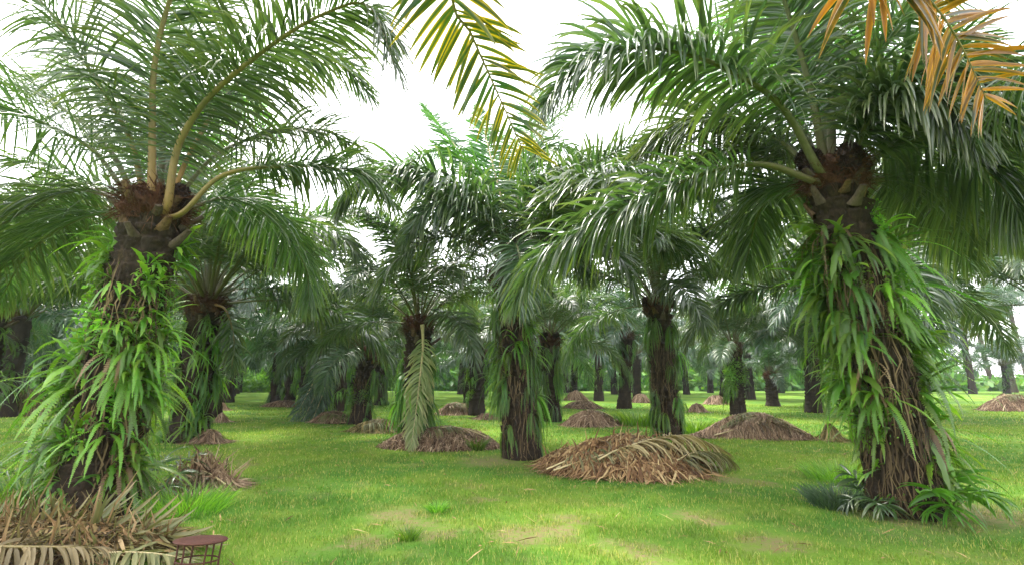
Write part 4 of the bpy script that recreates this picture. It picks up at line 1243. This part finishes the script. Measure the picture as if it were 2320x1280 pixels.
def blades(y0, y1, dens, h, w, rng):
    n = int(dens * (y1 - y0) * (y1 + y0) * 1.12)
    y = np.sqrt(rng.uniform(y0 ** 2, y1 ** 2, n)); x = rng.uniform(-1.12, 1.12, n) * y
    keep = np.ones(n, bool)
    for (px_, py_, r_) in PATCHW:
        if r_ > 3: continue
        d = np.hypot(x - px_ + .25 * np.sin(y * 5), y - py_ + .25 * np.sin(x * 6))
        keep &= (rng.random(n) < np.clip((d / r_) ** 1.5, .12, 1)) | (d > r_)
    # clumps
    cl = .5 + .5 * np.sin(x * 3.1 + np.sin(y * 2.3) * 2) * np.sin(y * 3.7 + np.sin(x * 1.9) * 2)
    keep &= rng.random(n) < .45 + .55 * cl
    x, y, cl = x[keep], y[keep], cl[keep]
    n = len(x)
    hh = h * rng.uniform(.45, 1.25, n) * (.65 + .6 * cl)
    a = rng.uniform(0, 6.28, n)
    ln = rng.uniform(.15, .75, n) * hh
    p = np.stack([x, y, gz(x, y) - .005], 1)
    o = np.stack([np.cos(a), np.sin(a), 0 * a], 1)
    b = a + 1.57 + rng.normal(0, .5, n)
    W = np.stack([np.cos(b), np.sin(b), 0 * b], 1) * (w * rng.uniform(.6, 1.4, n))[:, None]
    P = np.stack([p, p + o * (ln * .35)[:, None] + np.stack([0 * x, 0 * x, hh * .6], 1), p + o * ln[:, None] + np.stack([0 * x, 0 * x, hh * .95], 1)], 1)
    return P, np.stack([W, W * .8, W * .12], 1)


mb = MB()
g = np.random.default_rng(3)
for (y0, y1, dens, h, w) in ((4.0, 7.5, 2600, .050, .0028), (7.5, 12, 1100, .050, .0040), (12, 20, 330, .055, .007), (20, 36, 70, .065, .012)):
    mb.strips(*blades(y0, y1, dens, h, w, g))
tag(obj('grass', mb.mesh('grass', [M['grass']])), 'short patchy lawn grass between the palms', 'grass', kind='stuff')

g = np.random.default_rng(41)
n = 2600
y = np.sqrt(g.uniform(16, 22 ** 2, n)); x = g.uniform(-1.1, 1.1, n) * y
a = g.uniform(0, 6.28, n); l = g.uniform(.02, .11, n); tl = g.normal(0, .25, n)
d = np.stack([np.cos(a), np.sin(a), tl], 1); p = np.stack([x, y, gz(x, y) + g.uniform(.012, .05, n)], 1)
W = unit(np.cross(d, [0, 0, 1.0]) + g.normal(0, .3, (n, 3))) * (g.uniform(.003, .011, n))[:, None]
mb = MB()
mb.strips(np.stack([p - d * l[:, None], p + [0, 0, .006], p + d * l[:, None]], 1), np.stack([W * .3, W, W * .2], 1))
tag(obj('leaf_litter', mb.mesh('leaf_litter', [M['straw']])), 'scattered dry leaflet scraps lying on the lawn', 'litter', kind='stuff')

# ------------------------------------------------------------------ damp air
hz = MB()
bx = np.array([[x, y, z] for x in (-140, 140) for y in (-30, 128) for z in (-1.5, 16)], float)
hz.add(bx, [[0, 1, 3, 2], [4, 6, 7, 5], [0, 4, 5, 1], [2, 3, 7, 6], [0, 2, 6, 4], [1, 5, 7, 3]])
m, t = nt('haze_air')
out = N(t, 'ShaderNodeOutputMaterial')
pv = N(t, 'ShaderNodeVolumePrincipled', i_Density=.0005)
pv.inputs['Color'].default_value = (.86, .94, 1, 1)
t.links.new(pv.outputs[0], out.inputs['Volume'])
tag(obj('haze', hz.mesh('haze', [m], False)), 'thin bluish damp air between the palms', 'haze', kind='stuff')

# ------------------------------------------------------------------ light, sky, camera
SUN_EL, SUN_AZ = 58, -38      # azimuth from +y towards +x, degrees
w = bpy.data.worlds.new('World')
S.world = w
w.use_nodes = True
t = w.node_tree
t.nodes.clear()
sky = N(t, 'ShaderNodeTexSky', sky_type='NISHITA')
sky.sun_disc = False
sky.sun_elevation = math.radians(SUN_EL)
sky.sun_rotation = math.radians(SUN_AZ)
sky.air_density = 1.0
sky.dust_density = 4.0
hs = N(t, 'ShaderNodeHueSaturation', i_Saturation=.35)       # thin bright overcast
t.links.new(sky.outputs[0], hs.inputs['Color'])
bg = N(t, 'ShaderNodeBackground', i_Strength=.14)
t.links.new(mixc(t, .55, hs.outputs[0], (9.0, 9.1, 9.3)), bg.inputs['Color'])
o = N(t, 'ShaderNodeOutputWorld')
t.links.new(bg.outputs[0], o.inputs[0])

L = bpy.data.lights.new('sun', 'SUN')
L.energy = 1.5
L.angle = math.radians(12)
L.color = (1, .95, .85)
so = bpy.data.objects.new('sun', L)
COL.objects.link(so)
d = Vector((math.sin(math.radians(SUN_AZ)) * math.cos(math.radians(SUN_EL)), math.cos(math.radians(SUN_AZ)) * math.cos(math.radians(SUN_EL)), math.sin(math.radians(SUN_EL))))
so.rotation_euler = d.to_track_quat('Z', 'Y').to_euler()
so.location = d * 60

cam = bpy.data.cameras.new('camera')
cam.sensor_width = 36
cam.lens = F / 2320 * 36
cam.clip_start = .05
cam.clip_end = 1500
co = bpy.data.objects.new('camera', cam)
COL.objects.link(co)
co.location = (0, 0, CAMZ)
co.rotation_euler = (math.pi / 2 + PITCH, 0, 0)
S.camera = co

S.view_settings.view_transform = 'Standard'
S.view_settings.look = 'None'
S.view_settings.exposure = 2.1
S.view_settings.gamma = 1
S.render.engine = 'CYCLES'
S.cycles.max_bounces = 8
S.cycles.transparent_max_bounces = 8
S.cycles.use_denoising = True
